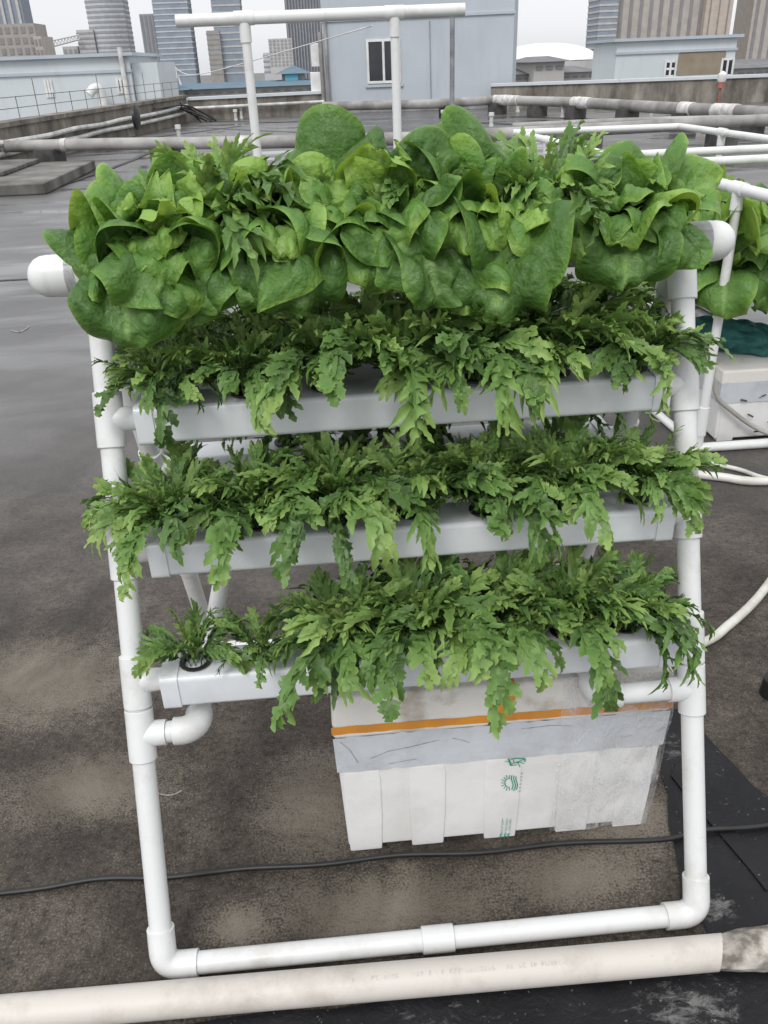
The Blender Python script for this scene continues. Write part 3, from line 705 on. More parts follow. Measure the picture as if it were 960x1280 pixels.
def mustard_leaf(lv, rg, L, W, phi0, phi1, az, base, nl, droop, tone):
    """feathery leaf: a narrow blade along the midrib and separate curled, toothed lobes on both sides"""
    n = 15; R_ = len(LOBE_T)
    tw = rg.uniform(-1.0, 1.0); lb = rg.uniform(-.16, .16); lk = rg.uniform(0, 6)
    s, C, T, S, Nn = frame_curve(L, n, lambda s: phi0+(phi1-phi0)*s**1.25, lambda s: lb*s**2+.02*np.sin(5*s+lk)*s)
    a = tw*s; S2 = S*np.cos(a)[:, None]+Nn*np.sin(a)[:, None]; N2 = -S*np.sin(a)[:, None]+Nn*np.cos(a)[:, None]
    s0 = rg.uniform(.10, .28); t = np.clip((s-s0)/(1-s0), 0, 1); pk = rg.uniform(.7, 1.3)
    envf = lambda t: (np.clip(t, 0, 1)**pk)*(1-np.clip(t, 0, 1)**4*.6)
    pet = .0026*(1-.7*s)*L/.18; bw = pet+W*rg.uniform(.30, .46)*envf(t)*np.clip((1-s)*6, 0, 1)
    u = np.array([-1, -.5, 0, .5, 1.]); k1 = rg.uniform(0, 6)
    P = C[:, None]+S2[:, None]*(u[None, :, None]*bw[:, None, None])+N2[:, None]*((np.abs(u)*.35-.1)[None, :, None]*bw[:, None, None])
    uvv = np.stack([np.tile(.5+u*.22, (n, 1)), np.tile(s[:, None], (1, 5))], -1)
    lv.grid(place(P, az, base), uvv, np.tile((tone+.85*(s-.70))[:, None], (1, 5)).ravel())  # shade inside the clump painted into tone: darker toward the leaf base
    # lobes, all at once
    m = 2*nl+1; side = np.array([-1, 1]*nl+[1]); tt = np.repeat(np.linspace(.10, .93, nl), 2)+rg.uniform(-.035, .035, 2*nl)
    tt = np.append(tt, .96); sc = s0+(1-s0)*tt; ang = np.radians(78-48*tt+rg.uniform(-12, 12, m)); ang[-1] = rg.uniform(-.15, .15)
    ln = W*(.34+.88*envf(tt))*rg.uniform(.75, 1.25, m); ln[-1] = W*.75
    wd = (1-s0)*L/nl*.54*rg.uniform(.8, 1.2, m)*np.clip(.55+.6*envf(tt), 0, 1.05); wd[-1] *= 1.15
    def at_(arr): return np.stack([np.interp(sc, s, arr[:, q]) for q in range(3)], -1)
    c0, t0, s2, n2 = at_(C), at_(T), at_(S2), at_(N2)
    q = LOBE_T[None, :]; bend = rg.uniform(.2, .75, m)[:, None]*np.where(np.arange(m) == m-1, 0, 1)[:, None]
    curl = rg.uniform(-.9, .55, m)[:, None]-droop; lift = rg.uniform(-.15, .55, m)[:, None]
    th = ang[:, None]-bend*q*.9                              # direction turns forward along the lobe
    fw = np.cumsum(np.diff(q, axis=1, prepend=0)*np.cos(th), 1)*ln[:, None]; sd = np.cumsum(np.diff(q, axis=1, prepend=0)*np.sin(th), 1)*ln[:, None]*side[:, None]
    up = (lift*q+curl*q**2)*ln[:, None]*.75
    cen = c0[:, None]+t0[:, None]*fw[..., None]+s2[:, None]*sd[..., None]+n2[:, None]*up[..., None]
    d = t0[:, None]*np.cos(th)[..., None]+s2[:, None]*(np.sin(th)*side[:, None])[..., None]
    e = t0[:, None]*(-np.sin(th))[..., None]+s2[:, None]*(np.cos(th)*side[:, None])[..., None]
    flip = rg.random(m) < .5
    wl = np.where(flip[:, None], LOBE_L, LOBE_R)*wd[:, None]; wr = np.where(flip[:, None], LOBE_R, LOBE_L)*wd[:, None]
    rf = rg.uniform(-.7, .7, (m, 1)); nn = n2[:, None]
    PL = cen+e*wl[..., None]+d*(wl*.75)[..., None]+nn*(wl*(.25+rf*np.sin(q*9+k1)))[..., None]
    PR = cen-e*wr[..., None]+d*(wr*.75)[..., None]+nn*(wr*(.25-rf*np.sin(q*8+k1)))[..., None]
    G = np.stack([PL, cen, PR], 2)                            # m x rows x 3 x xyz
    for k in range(m):
        uu = .5+side[k]*(.06+.44*LOBE_T); uvk = np.stack([np.tile(uu[:, None], (1, 3)), np.full((R_, 3), sc[k])], -1)
        tk = (tone+.85*(sc[k]-.70)+.28*(LOBE_T-.35))[:, None]+np.array([.06, -.05, .06])  # same painted inner shade on the lobes, plus paler lobe tips
        lv.grid(place(G[k], az, base), uvk, tk.ravel())
CAMDIR = -PI/2
def mustard(seed, nl, size, front=1.0, young=.35, wide=1.0):
    rg = np.random.default_rng(seed); lv = Leaves()
    for i in range(nl):
        f = (i+.5)/nl                      # 0 = inner, 1 = outer
        az = i*2.39996+rg.uniform(-.5, .5)
        facing = math.cos(az-CAMDIR)       # 1 towards the viewer's side
        L = size*(.62+.44*f)*rg.uniform(.72, 1.06)*(1+.12*facing*f*front-.24*f*abs(math.sin(az-CAMDIR)))
        phi0 = math.radians(89-26*f+rg.uniform(-9, 9)); phi1 = math.radians(54-106*f+rg.uniform(-26, 18)-14*max(0, facing)*f*front)
        W = size*rg.uniform(.12, .225)*(.75+.45*f)*wide
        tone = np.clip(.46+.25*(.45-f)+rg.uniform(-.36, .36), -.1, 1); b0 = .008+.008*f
        bs = (math.cos(az)*b0, math.sin(az)*b0, 0)
        mustard_leaf(lv, rg, L, W, phi0, phi1, az, bs, int(rg.integers(7, 11)), rg.uniform(0, .5), tone)
        if rg.random() < young:            # small frilly side shoots
            az2 = az+rg.uniform(-.9, .9)
            mustard_leaf(lv, rg, L*rg.uniform(.5, .8), W*rg.uniform(.5, .75), phi0+rg.uniform(-.1, .25), phi1+rg.uniform(.1, .9), az2, (math.cos(az2)*.006, math.sin(az2)*.006, .004), int(rg.integers(7, 10)), .1, min(1, tone+rg.uniform(0, .3)))
    return lv
def lettuce_leaf(rg, L, W, phi0, phi1, cup, ruf, az, base, tone, tilt, nr=34, nc=23, tipcurl=0.):
    lb = rg.uniform(-.16, .16); tw = rg.uniform(-.5, .5)
    x = np.linspace(0, 1, nr); s = np.sin(PI/2*x)**1.0*.55+.45*x; s = s/s[-1]
    p = phi0+(phi1-phi0)*s**1.5-tipcurl*np.clip((s-.66)/.34, 0, 1)**1.4
    ds = np.diff(s)*L; pm = (p[1:]+p[:-1])/2
    C = np.stack([np.concatenate([[0], np.cumsum(np.cos(pm)*ds)]), lb*s**2*L, np.concatenate([[0], np.cumsum(np.sin(pm)*ds)])], -1)
    T = np.stack([np.cos(p), 0*p, np.sin(p)], -1); S = np.tile([0., 1., 0.], (nr, 1)); Nn = np.stack([-np.sin(p), 0*p, np.cos(p)], -1)
    a = tw*s; S2 = S*np.cos(a)[:, None]+Nn*np.sin(a)[:, None]; N2 = -S*np.sin(a)[:, None]+Nn*np.cos(a)[:, None]
    wm = .63; lo = np.clip(s/wm, 0, 1)
    w = np.where(s < wm, .14+.86*np.sin(PI/2*lo)**1.35, np.clip(1-(np.clip(s-wm, 0, 1)/(1-wm+.001))**2.5, 0, 1)**.5)*W
    u = np.sin(np.linspace(-PI/2, PI/2, nc))*.6+np.linspace(-1, 1, nc)*.4
    P = np.zeros((nr, nc, 3)); k1, k2, k3, k4, k5 = rg.uniform(0, 6.28, 5)
    pl = rg.uniform(6, 10); fq = rg.uniform(1.1, 2.1); roll = rg.uniform(.3, 1.6); tn = np.zeros((nr, nc)); lob = 1+.07*np.sin(9*s+k5)+.04*np.sin(19*s+k4)
    for j in range(nc):
        uu = abs(u[j]); un = u[j]*w/W
        e = np.clip(1-(1-uu**2)*(1-np.clip((s-.40)/.60, 0, 1)**2.2), 0, 1)
        th = np.arctan2(un, s-.35)               # angle round the blade: waves run along the margin
        z = cup*uu**2*w*1.1-1.3*cup*np.clip(uu-.62, 0, 1)**1.5*w*1.5
        z = z+ruf*W*e**2.4*np.sin(th*fq*2+k1)*np.minimum(1, s*2)
        z = z+ruf*W*.55*e**4*np.sin(th*fq*4.7+k2+3*s)*np.minimum(1, s*2)
        z = z-roll*W*np.clip(e-.55, 0, 1)**1.6*np.minimum(1, s*2)
        tn[:, j] = tone-.12+.40*e**7*np.clip(s*2-.4, 0, 1)+.65*(s-.66)  # painted shade of the head's interior: tone drops toward the base; margins paler
        z = z+W*(.050*np.sin(21*s*L/.15+7*un+k3)*np.sin(13*un*W/.07+k4+6*s)+.040*np.sin(34*s*L/.15-15*un+k1)*np.sin(24*un*W/.07+k5-9*s))*(1-e**5)*np.minimum(1, s*3)
        z = z+W*.14*np.sin(th*pl+k4)*np.clip(s*1.2-.1, 0, 1)**1.5*np.minimum(1, uu*2.5)
        z = z-W*.09*np.exp(-(uu/.11)**2)*(1-.6*s)
        P[:, j] = C+S2*(u[j]*w*lob)[:, None]+N2*z[:, None]
    uvv = np.stack([np.tile((u+1)/2, (nr, 1)), np.tile(s[:, None], (1, nc))], -1)
    return place(P, az, base, tilt), uvv, tn.ravel()
def lettuce(seed, nl, size, tilt_deg, side_deg, extra=(), nr=40, nc=27):
    """loose open head; extra = (azimuth from the viewer side, start pitch, end pitch, length factor, tone) for single stray leaves"""
    rg = np.random.default_rng(seed); lv = Leaves()
    Rm = [list(r) for r in (Matrix.Rotation(math.radians(side_deg), 3, 'Y')@Matrix.Rotation(math.radians(tilt_deg), 3, 'X'))]
    for i in range(nl):
        f = (i+.3)/nl; az = i*2.39996+rg.uniform(-.6, .6); facing = math.cos(az-CAMDIR)
        L = size*(.66+.40*f)*rg.uniform(.82, 1.15); W = L*rg.uniform(.42, .55)
        phi0 = math.radians(90-30*f+rg.uniform(-10, 10)); phi1 = math.radians(88-95*f-55*max(0, facing)*f+rg.uniform(-28, 24))
        cup = .8-.35*f+rg.uniform(-.25, .45); ruf = rg.uniform(.26, .50)
        tone = np.clip(.60-.30*f+rg.uniform(-.38, .38), 0, 1); r0 = .012+.020*f
        bs = (math.cos(az)*r0*1.6+rg.uniform(-.012, .012), math.sin(az)*r0*.8, rg.uniform(-.01, .01))
        lv.grid(*lettuce_leaf(rg, L, W, phi0, phi1, cup, ruf, az, bs, tone, Rm, nr, nc, tipcurl=rg.uniform(-.3, 1.9)))
    skirt = [(rg.uniform(-42, 42), rg.uniform(0, 62), rg.uniform(-98, -64), rg.uniform(.85, 1.28), rg.uniform(.0, .55)) for _ in range((4 if len(extra) > 2 else 2) if extra and nr > 30 else 0)]
    for az, p0, p1, lf, tone in list(extra)+skirt:
        L = size*lf; lv.grid(*lettuce_leaf(rg, L, L*rg.uniform(.36, .47), math.radians(p0), math.radians(p1), rg.uniform(.1, .7), rg.uniform(.2, .42), CAMDIR+math.radians(az), (rg.uniform(-.03, .03), -.015, 0), tone, None, nr, nc, tipcurl=rg.uniform(-.2, .5)))
    return lv

# ------------------------------------------------------------------ plants on the rack
def net_cup(parent, r=.024):
    m = MB(); n = 16
    prof_ = [(r*.8, -.02), (r*.95, .001), (r*1.15, .003), (r*1.15, .006), (r*.85, .006), (r*.7, -.004), (.001, -.006)]
    m.loft([[(a*math.cos(2*PI*j/n), a*math.sin(2*PI*j/n), z) for j in range(n)] for a, z in prof_]); return m.build('net_cup', RUBBER, parent)
ORD = ['first', 'second', 'third', 'fourth', 'fifth', 'sixth', 'seventh', 'eighth', 'ninth']
def put_mustard(seed, loc, nl, size, label, group, front=1., young=.35, rot=None, wide=1.0):
    root = thing('mustard_plant', label, 'leafy green', group, loc)
    mustard(seed, nl, size, front, young, wide).build('leaves', MUST, root); net_cup(root)
    return root
rows = [('upper', .943, [.10, .235, .37, .50, .63, .765, .90], [.15, .18, .225, .235, .23, .225, .185]),
        ('middle', .733, [.10, .235, .37, .50, .63, .765, .90], [.19, .20, .21, .215, .21, .21, .18]),
        ('lowest', .520, [.11, .225, .37, .50, .63, .765, .875], [.14, .13, .21, .225, .225, .22, .18])]
sd = 100
for nm, z, xs, sz in rows:
    for k, (x, size) in enumerate(zip(xs, sz)):
        c = fpt(x, z); sd += 1
        small = nm == 'lowest' and k < 2
        lab = ('%s serrated mustard plant from the left in the %s front gutter' % (ORD[k], nm)) if not small else ('small sparse %s mustard plant from the left in the lowest front gutter' % ORD[k])
        put_mustard(sd, (c.x, c.y+random.uniform(-.006, .006), c.z+GH/2), 15 if small else 38, size*1.08, lab, 'mustard plants in the front gutters', 1.0, .8)
for nm, z in (('upper', .943), ('middle', .733), ('lowest', .520)):
    for k, x in enumerate((.13, .28, .43, .58, .73, .88)):
        if nm != 'upper' and k in (0,): continue
        c = bpt(x, z); sd += 1
        put_mustard(sd, (c.x, c.y, c.z+GH/2), 24, .225, '%s mustard plant from the left in the %s back gutter behind the frame' % (ORD[k], nm), 'mustard plants in the back gutters', 0, .35)
# mustard behind the lettuce on the top beam
for k, (x, s_, lab) in enumerate(((.215, .25, 'curly mustard tuft between the two leftmost lettuces at the back of the top beam'), (.39, .20, 'low curly mustard tuft behind the second lettuce on the top beam'), (.57, .21, 'mustard tuft right of the tall centre lettuce at the back of the top beam'), (.765, .25, 'curly mustard tuft left of the rightmost lettuce on the top beam'))):
    sd += 1; put_mustard(sd, (x, L_+.025, H_+.035), 26, s_, lab, 'mustard tufts on the top beam', 0, .6, wide=1.15)
# lettuces
lets = [(.125, 16, .160, 28, -8, [(-25, 50, -85, 1.1, .35), (20, 35, -85, 1.25, .2), (50, 40, -75, 1.1, .15), (-5, 10, -88, 1.4, .12), (10, 60, -60, 1.0, .6)], 'broad leaved green lettuce at the left end of the top beam, leaves hanging lowest'),
        (.30, 15, .155, 26, 3, [(-30, 50, -80, 1.1, .4), (30, 20, -88, 1.35, .1), (0, 60, -70, 1.15, .7), (50, 50, -80, 1.1, .2), (-50, 15, -88, 1.25, .12), (-15, 25, -85, 1.25, .3)], 'second broad leaved lettuce from the left on the top beam'),
        (.48, 15, .158, 22, -3, [(-40, 50, -80, 1.05, .3), (25, 30, -88, 1.25, .12), (-12, 84, 88, 1.02, .6), (18, 86, 70, .95, .75), (5, 60, -70, 1.0, .5)], 'tall centre lettuce on the top beam with one upright leaf'),
        (.66, 16, .158, 28, 4, [(-25, 60, -80, 1.2, .65), (35, 45, -80, 1.2, .55), (5, 10, -88, 1.35, .12), (10, 65, -60, 1.0, .9)], 'fourth broad leaved lettuce from the left on the top beam'),
        (.872, 15, .148, 22, 5, [(-30, 50, -75, 1.05, .35), (-15, 20, -85, 1.2, .15)], 'compact upright lettuce at the right end of the top beam')]
for k, (x, nl, size, tl, sdg, ex, lab) in enumerate(lets):
    root = thing('lettuce_plant', lab, 'lettuce', 'broad leaved lettuces on the top beam', (x, L_-.022, H_+.034))
    lettuce(40+k, nl, size, tl, sdg, ex).build('leaves', LETT, root); net_cup(root, .022)

# ------------------------------------------------------------------ foam box under the rack
FOAM = simple('white_foam', (.80, .795, .785), (.70, .685, .665), 6, .7, lo=.3, hi=.5, bmp=.2, bs=160)
FOAMD = simple('dirty_foam', (.74, .715, .67), (.47, .42, .35), 9, .8, lo=.34, hi=.48, bmp=.3, bs=150)
TAPE = simple('grey_clear_tape', (.61, .635, .67), (.47, .485, .51), 8, .16, (1, 3, 1), .32, .55, .6, 22)
ORANGE = simple('orange_tape', (.72, .30, .03), (.60, .24, .05), 14, .3)
GREEN = simple('green_ink', (.015, .28, .17), (.03, .34, .22), 60, .5)
GREYINK = simple('grey_ink', (.35, .38, .37), (.45, .46, .45), 60, .6)
def foam_box(root, x0, x1, y0, y1, hb, ht, lidm, ribs=5, taper=.010):
    m = MB(); n = 4
    def ring(z, ins): return [(x+ins*(1 if x == x0 else -1), y+ins*(1 if y == y0 else -1), z) for x, y in ((x0, y0), (x1, y0), (x1, y1), (x0, y1))]
    m.loft([ring(.009, taper+.003), ring(hb, .0)], False); m.build('body', FOAM, root, bevel=.008)
    w = (x1-x0)
    pos = [.012, .215, .45, .685, .875] if ribs == 5 else [.03, .43, .84]
    for p in pos:
        a = max(x0+w*p, x0+taper+.002); b_ = min(a+.075, x1-taper-.002)
        for yy, s in ((y0, -1), (y1, 1)):
            vs = []
            for z, pr, cut in ((0, .0034, .004), (.10, .0034, .0), (hb*.64, .0028, .0), (hb*.72, .0003, .002)):
                yo = yy-s*(taper+.003)*(1-z/hb) + s*pr
                vs.append([(a+cut, yo, z), (b_-cut, yo, z), (b_-.004, yo-s*.04, z), (a+.004, yo-s*.04, z)])
            m = MB(); m.loft(vs, False); m.build('rib', FOAM, root, bevel=.0032)
    m = MB(); m.loft([ring(hb+.002, -.004), ring(ht, -.001)], False); m.build('lid', lidm, root, bevel=.010)
box = thing('foam_box', 'white foam box with orange tape and green print under the rack', 'foam box')
BX0, BX1, BY0, BY1, HB, HT = .338, .992, .230, .640, .325, .425
foam_box(box, BX0, BX1, BY0, BY1, HB, HT, FOAMD, 5, .008)
def band(x0, x1, y0, y1, z0, z1, o, mat, nm, wav=0., seg=40, slope=0.0):
    """thin tape wrapped round the four sides, slightly uneven"""
    m = MB(); rr = random.Random(int(z0*1000)); per = []
    for (ax, ay), (bx, by) in (((x0-o, y0-o), (x1+o, y0-o)), ((x1+o, y0-o), (x1+o, y1+o)), ((x1+o, y1+o), (x0-o, y1+o)), ((x0-o, y1+o), (x0-o, y0-o))):
        for i in range(seg): per.append((ax+(bx-ax)*i/seg, ay+(by-ay)*i/seg))
    lo = []; hi = []
    for i, (x, y) in enumerate(per):
        d = (x-x0)/(x1-x0)*slope; ti = .011*(1-z0/HB) if z0 < HB else 0; cx_, cy_ = (x0+x1)/2, (y0+y1)/2; lo.append((cx_+(x-cx_)*(1-ti*2/(x1-x0)), cy_+(y-cy_)*(1-ti*2/(y1-y0)), z0+d+rr.uniform(-1, 1)*wav)); hi.append((x, y, z1+d+rr.uniform(-1, 1)*wav))
    n = len(per); m.add(lo+hi, [(i, (i+1) % n, n+(i+1) % n, n+i) for i in range(n)]); return m.build(nm, mat, box)
band(BX0, BX1, BY0, BY1, .238, .332, .0030, TAPE, 'grey_tape', .0022)
band(BX0, BX1, BY0, BY1, .342, .360, .0045, ORANGE, 'orange_tape', .0012, slope=-.003)
m = MB()    # upright piece of orange tape in the middle of the lid
vs = [(.640, BY0-.0056, .342), (.682, BY0-.0056, .342), (.684, BY0-.0065, .4255), (.638, BY0-.0065, .4255), (.684, BY0+.18, .4275), (.638, BY0+.18, .4275)]
m.add(vs, [(0, 1, 2, 3), (3, 2, 4, 5)]); m.build('orange_tape', ORANGE, box)
# crumpled clear film wrapped over the right part
def film_mat():
    m, nt, b = newmat('clear_film'); v = coords(nt, (1.6, 1, .8))
    b.inputs['Base Color'].default_value = (.78, .79, .80, 1); b.inputs['Roughness'].default_value = .16; b.inputs['Specular IOR Level'].default_value = .7
    h = noise(nt, v, 11, 5, .6, 2.2); bump(nt, b, h, .8, .012)
    a = ramp(nt, h, [(.40, (.10, .10, .10)), (.66, (.50, .50, .50))]); nt.links.new(a, b.inputs['Alpha']); return m
m = MB(); nx, nz = 24, 26; vs = []
rr = random.Random(5)
for k in range(nz+1):
    z = .012+.425*k/nz
    for i in range(nx+1):
        x = .775+.225*i/nx
        ins = .011*(1-min(1, z/HB)); vs.append((min(x, BX1+.004-ins*.9), BY0+ins-.0085-.003*math.sin(x*60+5*math.sin(z*11))-rr.uniform(0, .0006), z))
m.add(vs, [(k*(nx+1)+i, k*(nx+1)+i+1, (k+1)*(nx+1)+i+1, (k+1)*(nx+1)+i) for k in range(nz) for i in range(nx)], True)
m.build('plastic_film', film_mat(), box)
# dark creases in the grey tape
m = MB(); yy = lambda z: BY0-.0037+max(0, .0035*(.332-z)/.094)
def bar2(m, a, b_, w, y):
    a, b_ = Vector(a), Vector(b_); d = (b_-a).normalized(); n = Vector((-d.y, d.x))*w/2
    m.add([(p.x, y(p.y) if callable(y) else y, p.y) for p in (a-n, b_-n, b_+n, a+n)], [(0, 1, 2, 3)])
for pts in ([(.348, .322), (.365, .300), (.380, .262)], [(.405, .270), (.44, .286), (.48, .292), (.54, .305)], [(.44, .251), (.48, .257), (.495, .258)], [(.565, .306), (.58, .301), (.60, .290)], [(.90, .268), (.925, .272)], [(.70, .315), (.76, .318), (.80, .312)]):
    m = MB()
    for p, q in zip(pts[:-1], pts[1:]): bar2(m, p, q, .0016, yy)
    m.build('tape_crease', simple('crease_grey', (.45, .46, .48), (.16, .16, .17), 70, .6), box)
# green print: follow the photo's marks on the front face
YP = BY0+.002
def fp2(cx, cy):
    p = at(600+cx/9.14, 930+cy/9.14, YP); return (p.x, p.z)
m = MB(); u = .0011
def ln(m, pts, w, closed=False):
    P = [fp2(*p) for p in pts]
    for k, (p, q) in enumerate(zip(P[:-1], P[1:])): bar2(m, p, q, w*u, lambda z, k=k: BY0+.011*(1-z/HB)-.0044-.00008*(k % 3))
ln(m, [(275, 190), (345, 190)], 1.2); ln(m, [(320, 155), (338, 195), (352, 238)], 3.2); ln(m, [(345, 160), (420, 150), (510, 155), (508, 190)], 2.6)
ln(m, [(350, 218), (430, 190), (500, 160)], 1.8); ln(m, [(375, 165), (385, 200)], 1.6); ln(m, [(400, 200), (450, 195), (502, 212)], 1.8); ln(m, [(425, 195), (440, 225), (455, 255)], 1.6); ln(m, [(340, 236), (420, 226)], 1.8)
m.build('printed_character', GREEN, box); m = MB()
cx, cy = 330, 440
arc = [(cx+48*math.cos(a), cy+52*math.sin(a)) for a in [PI*.42+PI*1.16*i/10 for i in range(11)]]; ln(m, arc, 2.0)
for i in range(9):
    a = PI*.48+PI*1.04*i/8; ln(m, [(cx+58*math.cos(a), cy+62*math.sin(a)), (cx+(88+8*(i % 2))*math.cos(a), cy+(90+8*(i % 2))*math.sin(a))], 1.7)
for xo, y0_, y1_ in ((362, 350, 520), (388, 355, 535), (412, 365, 525)):
    ln(m, [(xo+16*math.sin((y0_+(y1_-y0_)*i/8)/34.)+14-i*2.6, y0_+(y1_-y0_)*i/8) for i in range(9)], 2.0)
m.build('sun_emblem', GREEN, box); m = MB()
for c0 in (265, 312, 352):
    rr = random.Random(c0)
    for r in range(13):
        y = 868+r*14.5
        for dx in (-12, 2): 
            if rr.random() < .8: ln(m, [(c0+dx-r*1.2, y), (c0+dx+12-r*1.2, y+rr.uniform(-3, 3))], .9)
        if rr.random() < .6: ln(m, [(c0-4-r*1.2, y-5), (c0-4-r*1.2, y+6)], .8)
for c0 in (243, 290, 328):
    ln(m, [(c0-14, 1055), (c0+18, 1050)], 1.6); ln(m, [(c0-14, 1075), (c0+18, 1070)], 1.6); ln(m, [(c0, 1042), (c0-4, 1095)], 1.5)
m.build('printed_text', GREEN, box)
m = MB()
for k in range(6):
    y = 328+k*42; x = 478-k*5; ln(m, [(x-16, y), (x+14, y)], .9); ln(m, [(x-2, y-9), (x-4, y+10)], .9); ln(m, [(x-14, y+8), (x+12, y-7)], .6)
m.build('small_print', GREYINK, box)

# ------------------------------------------------------------------ floor items in front
root = thing('floor_pipe', 'thick cream pipe lying across the foreground with a mortar covered end', 'pipe')
a = Vector((-1.2, -.044, .034)); b_ = Vector((1.004, -.079, .034)); m = MB(); n = 28
d = (b_-a).normalized(); nn = Vector((-d.y, d.x, 0)); up = Vector((0, 0, 1))
def ringp(c, r, shear=0): return [c+nn*math.cos(2*PI*j/n)*r+up*math.sin(2*PI*j/n)*r+d*shear*math.cos(2*PI*j/n) for j in range(n)]
m.loft([ringp(a, .0305), ringp(b_, .0305, .012)]); m.build('pipe', PVC_CREAM, root)
m = MB(); rr = random.Random(11); rings = []
for i in range(9):
    c = b_+d*(-.004+.04*i); R_ = .031*(1+.12*rr.random())*(.86 if i == 0 else 1.1 if i in (2, 3) else 1)
    rings.append([c+nn*math.cos(2*PI*j/n)*R_*rr.uniform(.93, 1.08)+up*math.sin(2*PI*j/n)*R_*rr.uniform(.93, 1.08)+d*.01*math.cos(2*PI*j/n) for j in range(n)])
m.loft(rings); m.build('mortar_joint', MORTAR, root)
m = MB()   # faint factory print on the pipe
rr = random.Random(2); t = .335
def onpipe(t, ang, lift=.0004):
    c = a+(b_-a)*((t+1.2)/2.204); th = math.radians(ang); return c-nn*math.cos(th)*(.0305+lift)+up*math.sin(th)*(.0305+lift)
while t < .72:
    w = rr.uniform(.0025, .006)
    m = MB(); hit_ = rr.random() < .75
    if hit_:
        for a0 in rr.sample((62, 66, 70, 74), 2):
            m.add([onpipe(t, a0), onpipe(t+w, a0), onpipe(t+w, a0+2.2), onpipe(t, a0+2.2)], [(0, 1, 2, 3)])
        m.add([onpipe(t, 62, .0005), onpipe(t+.0015, 62, .0005), onpipe(t+.0015, 75, .0005), onpipe(t, 75, .0005)], [(0, 1, 2, 3)])
    t += w+.0025
    if hit_: m.build('printed_mark', simple('faded_ink', (.44, .41, .38), (.58, .54, .50), 60, .6, lo=.4, hi=.6), root)
# black cable
pts = [(-1.5, .235, .008), (-.9, .222, .008), (-.36, .209, .008), (-.17, .222, .008), (-.03, .210, .008), (.13, .214, .008), (.29, .206, .008), (.45, .212, .008), (.62, .199, .008), (.80, .203, .008), (1.0, .186, .012), (1.1, .198, .014), (1.24, .197, .012), (1.5, .23, .012), (2.2, .26, .008)]
m = MB(); m.tube(smooth_path(pts, 6), .0055, 10); tag(m.build('power_cable', RUBBER), 'thin black cable lying across the floor in front of the foam box', 'cable')
# hoses on the right
HOSE = simple('white_hose', (.70, .70, .66), (.48, .46, .40), 8, .45)
m = MB(); P = [atz(770, 552, .017), atz(800, 570, .017), atz(840, 587, .017), atz(900, 596, .017), atz(980, 600, .017), Vector((2.9, 1.8, .017))]
m.tube(smooth_path([Vector((1.2, 2.9, .017)), Vector((1.45, 2.45, .017))]+P, 6), .0165, 12); tag(m.build('hose', HOSE), 'thicker of two white hoses on the floor before the right rack', 'hose', 'white hoses on the floor')
m = MB(); P = [atz(768, 546, .01), atz(800, 560, .01), atz(860, 573, .01), atz(920, 586, .01), atz(985, 601, .01)]
m.tube(smooth_path([Vector((1.3, 3.0, .01)), Vector((1.48, 2.5, .01))]+P+[Vector((2.6, 1.7, .01))], 6), .009, 10); tag(m.build('hose', HOSE), 'thinner of two white hoses on the floor before the right rack', 'hose', 'white hoses on the floor')
m = MB(); P = [atz(700, 840, .014), atz(790, 835, .014), atz(880, 803, .014), atz(910, 782, .014), atz(938, 757, .014), atz(962, 728, .014), atz(1010, 660, .014)]
m.tube(smooth_path(P, 7), .013, 12); tag(m.build('hose', HOSE), 'white hose curving up to the right edge beside the right post', 'hose')
m = MB(); m.tube(smooth_path([atz(742, 572, .01), atz(790, 583, .01), atz(840, 577, .01)], 5), .007, 8); tag(m.build('hose', HOSE), 'short end of thin white hose behind the right post', 'hose')
# scraps of wire
for pix, lab in (([(198, 992), (210, 994), (220, 992), (227, 988)], 'bent white wire scrap on the floor right of the left post'), ([(14, 413), (24, 415), (33, 411), (36, 408)], 'thin white wire scrap lying on the floor at the left edge')):
    m = MB(); m.tube(smooth_path([atz(px, py, .003) for px, py in pix], 5), .0013 if pix[0][1] > 900 else .004, 6); tag(m.build('wire_scrap', simple('dirty_wire', (.45, .44, .41), (.2, .19, .17), 60, .6)), lab, 'wire')
# pipe leg with black boot at right edge
root = thing('standing_pipe', 'white pipe standing in a black rubber boot at the right edge', 'pipe'); g = atz(966, 868)
m = MB(); m.tube([g+Vector((0, 0, .0)), g+Vector((0, 0, .05)), g+Vector((0, 0, .056))], .03, 18, radii=[.033, .030, .024]); m.build('rubber_boot', RUBBER, root)
m = MB(); m.cyl(g+Vector((0, 0, .045)), g+Vector((.05, .02, .75)), .019, 18); m.build('pipe', PVC, root)

# ------------------------------------------------------------------ T pole rack behind
tp = thing('pipe_trellis', 'white pipe trellis bar on two poles rising behind the lettuces', 'trellis')
m = MB(); m.cyl((-.075, 2.5, 1.609), (.958, 2.5, 1.613), .0205, 20); m.build('crossbar', PVC, tp)
for x in (.165, .703):
    m = MB(); m.cyl((x, 2.5, .0), (x, 2.5, 1.59), .0165, 18); m.build('pole', PVC, tp)
    m = MB(); m.cyl((x, 2.5, 1.535), (x, 2.5, 1.595), .0205, 18); m.cyl((x-.035, 2.5, 1.611), (x+.035, 2.5, 1.611), .0235, 18); m.build('tee_fitting', PVC, tp)
    m = MB(); m.cyl((x-.14, 2.5, .021), (x+.14, 2.5, .021), .0205, 16); m.cyl((x, 2.3, .0212), (x, 2.7, .0212), .02, 16); m.build('foot', PVC, tp)
gp = thing('steel_pole', 'thin grey galvanised steel pole right of the trellis', 'pole'); t_ = at(565.5, 20, 5.5)
m = MB(); m.cyl((t_.x, 5.5, 0), (t_.x, 5.5, t_.z), .017, 12); m.build('pole', STEEL, gp)
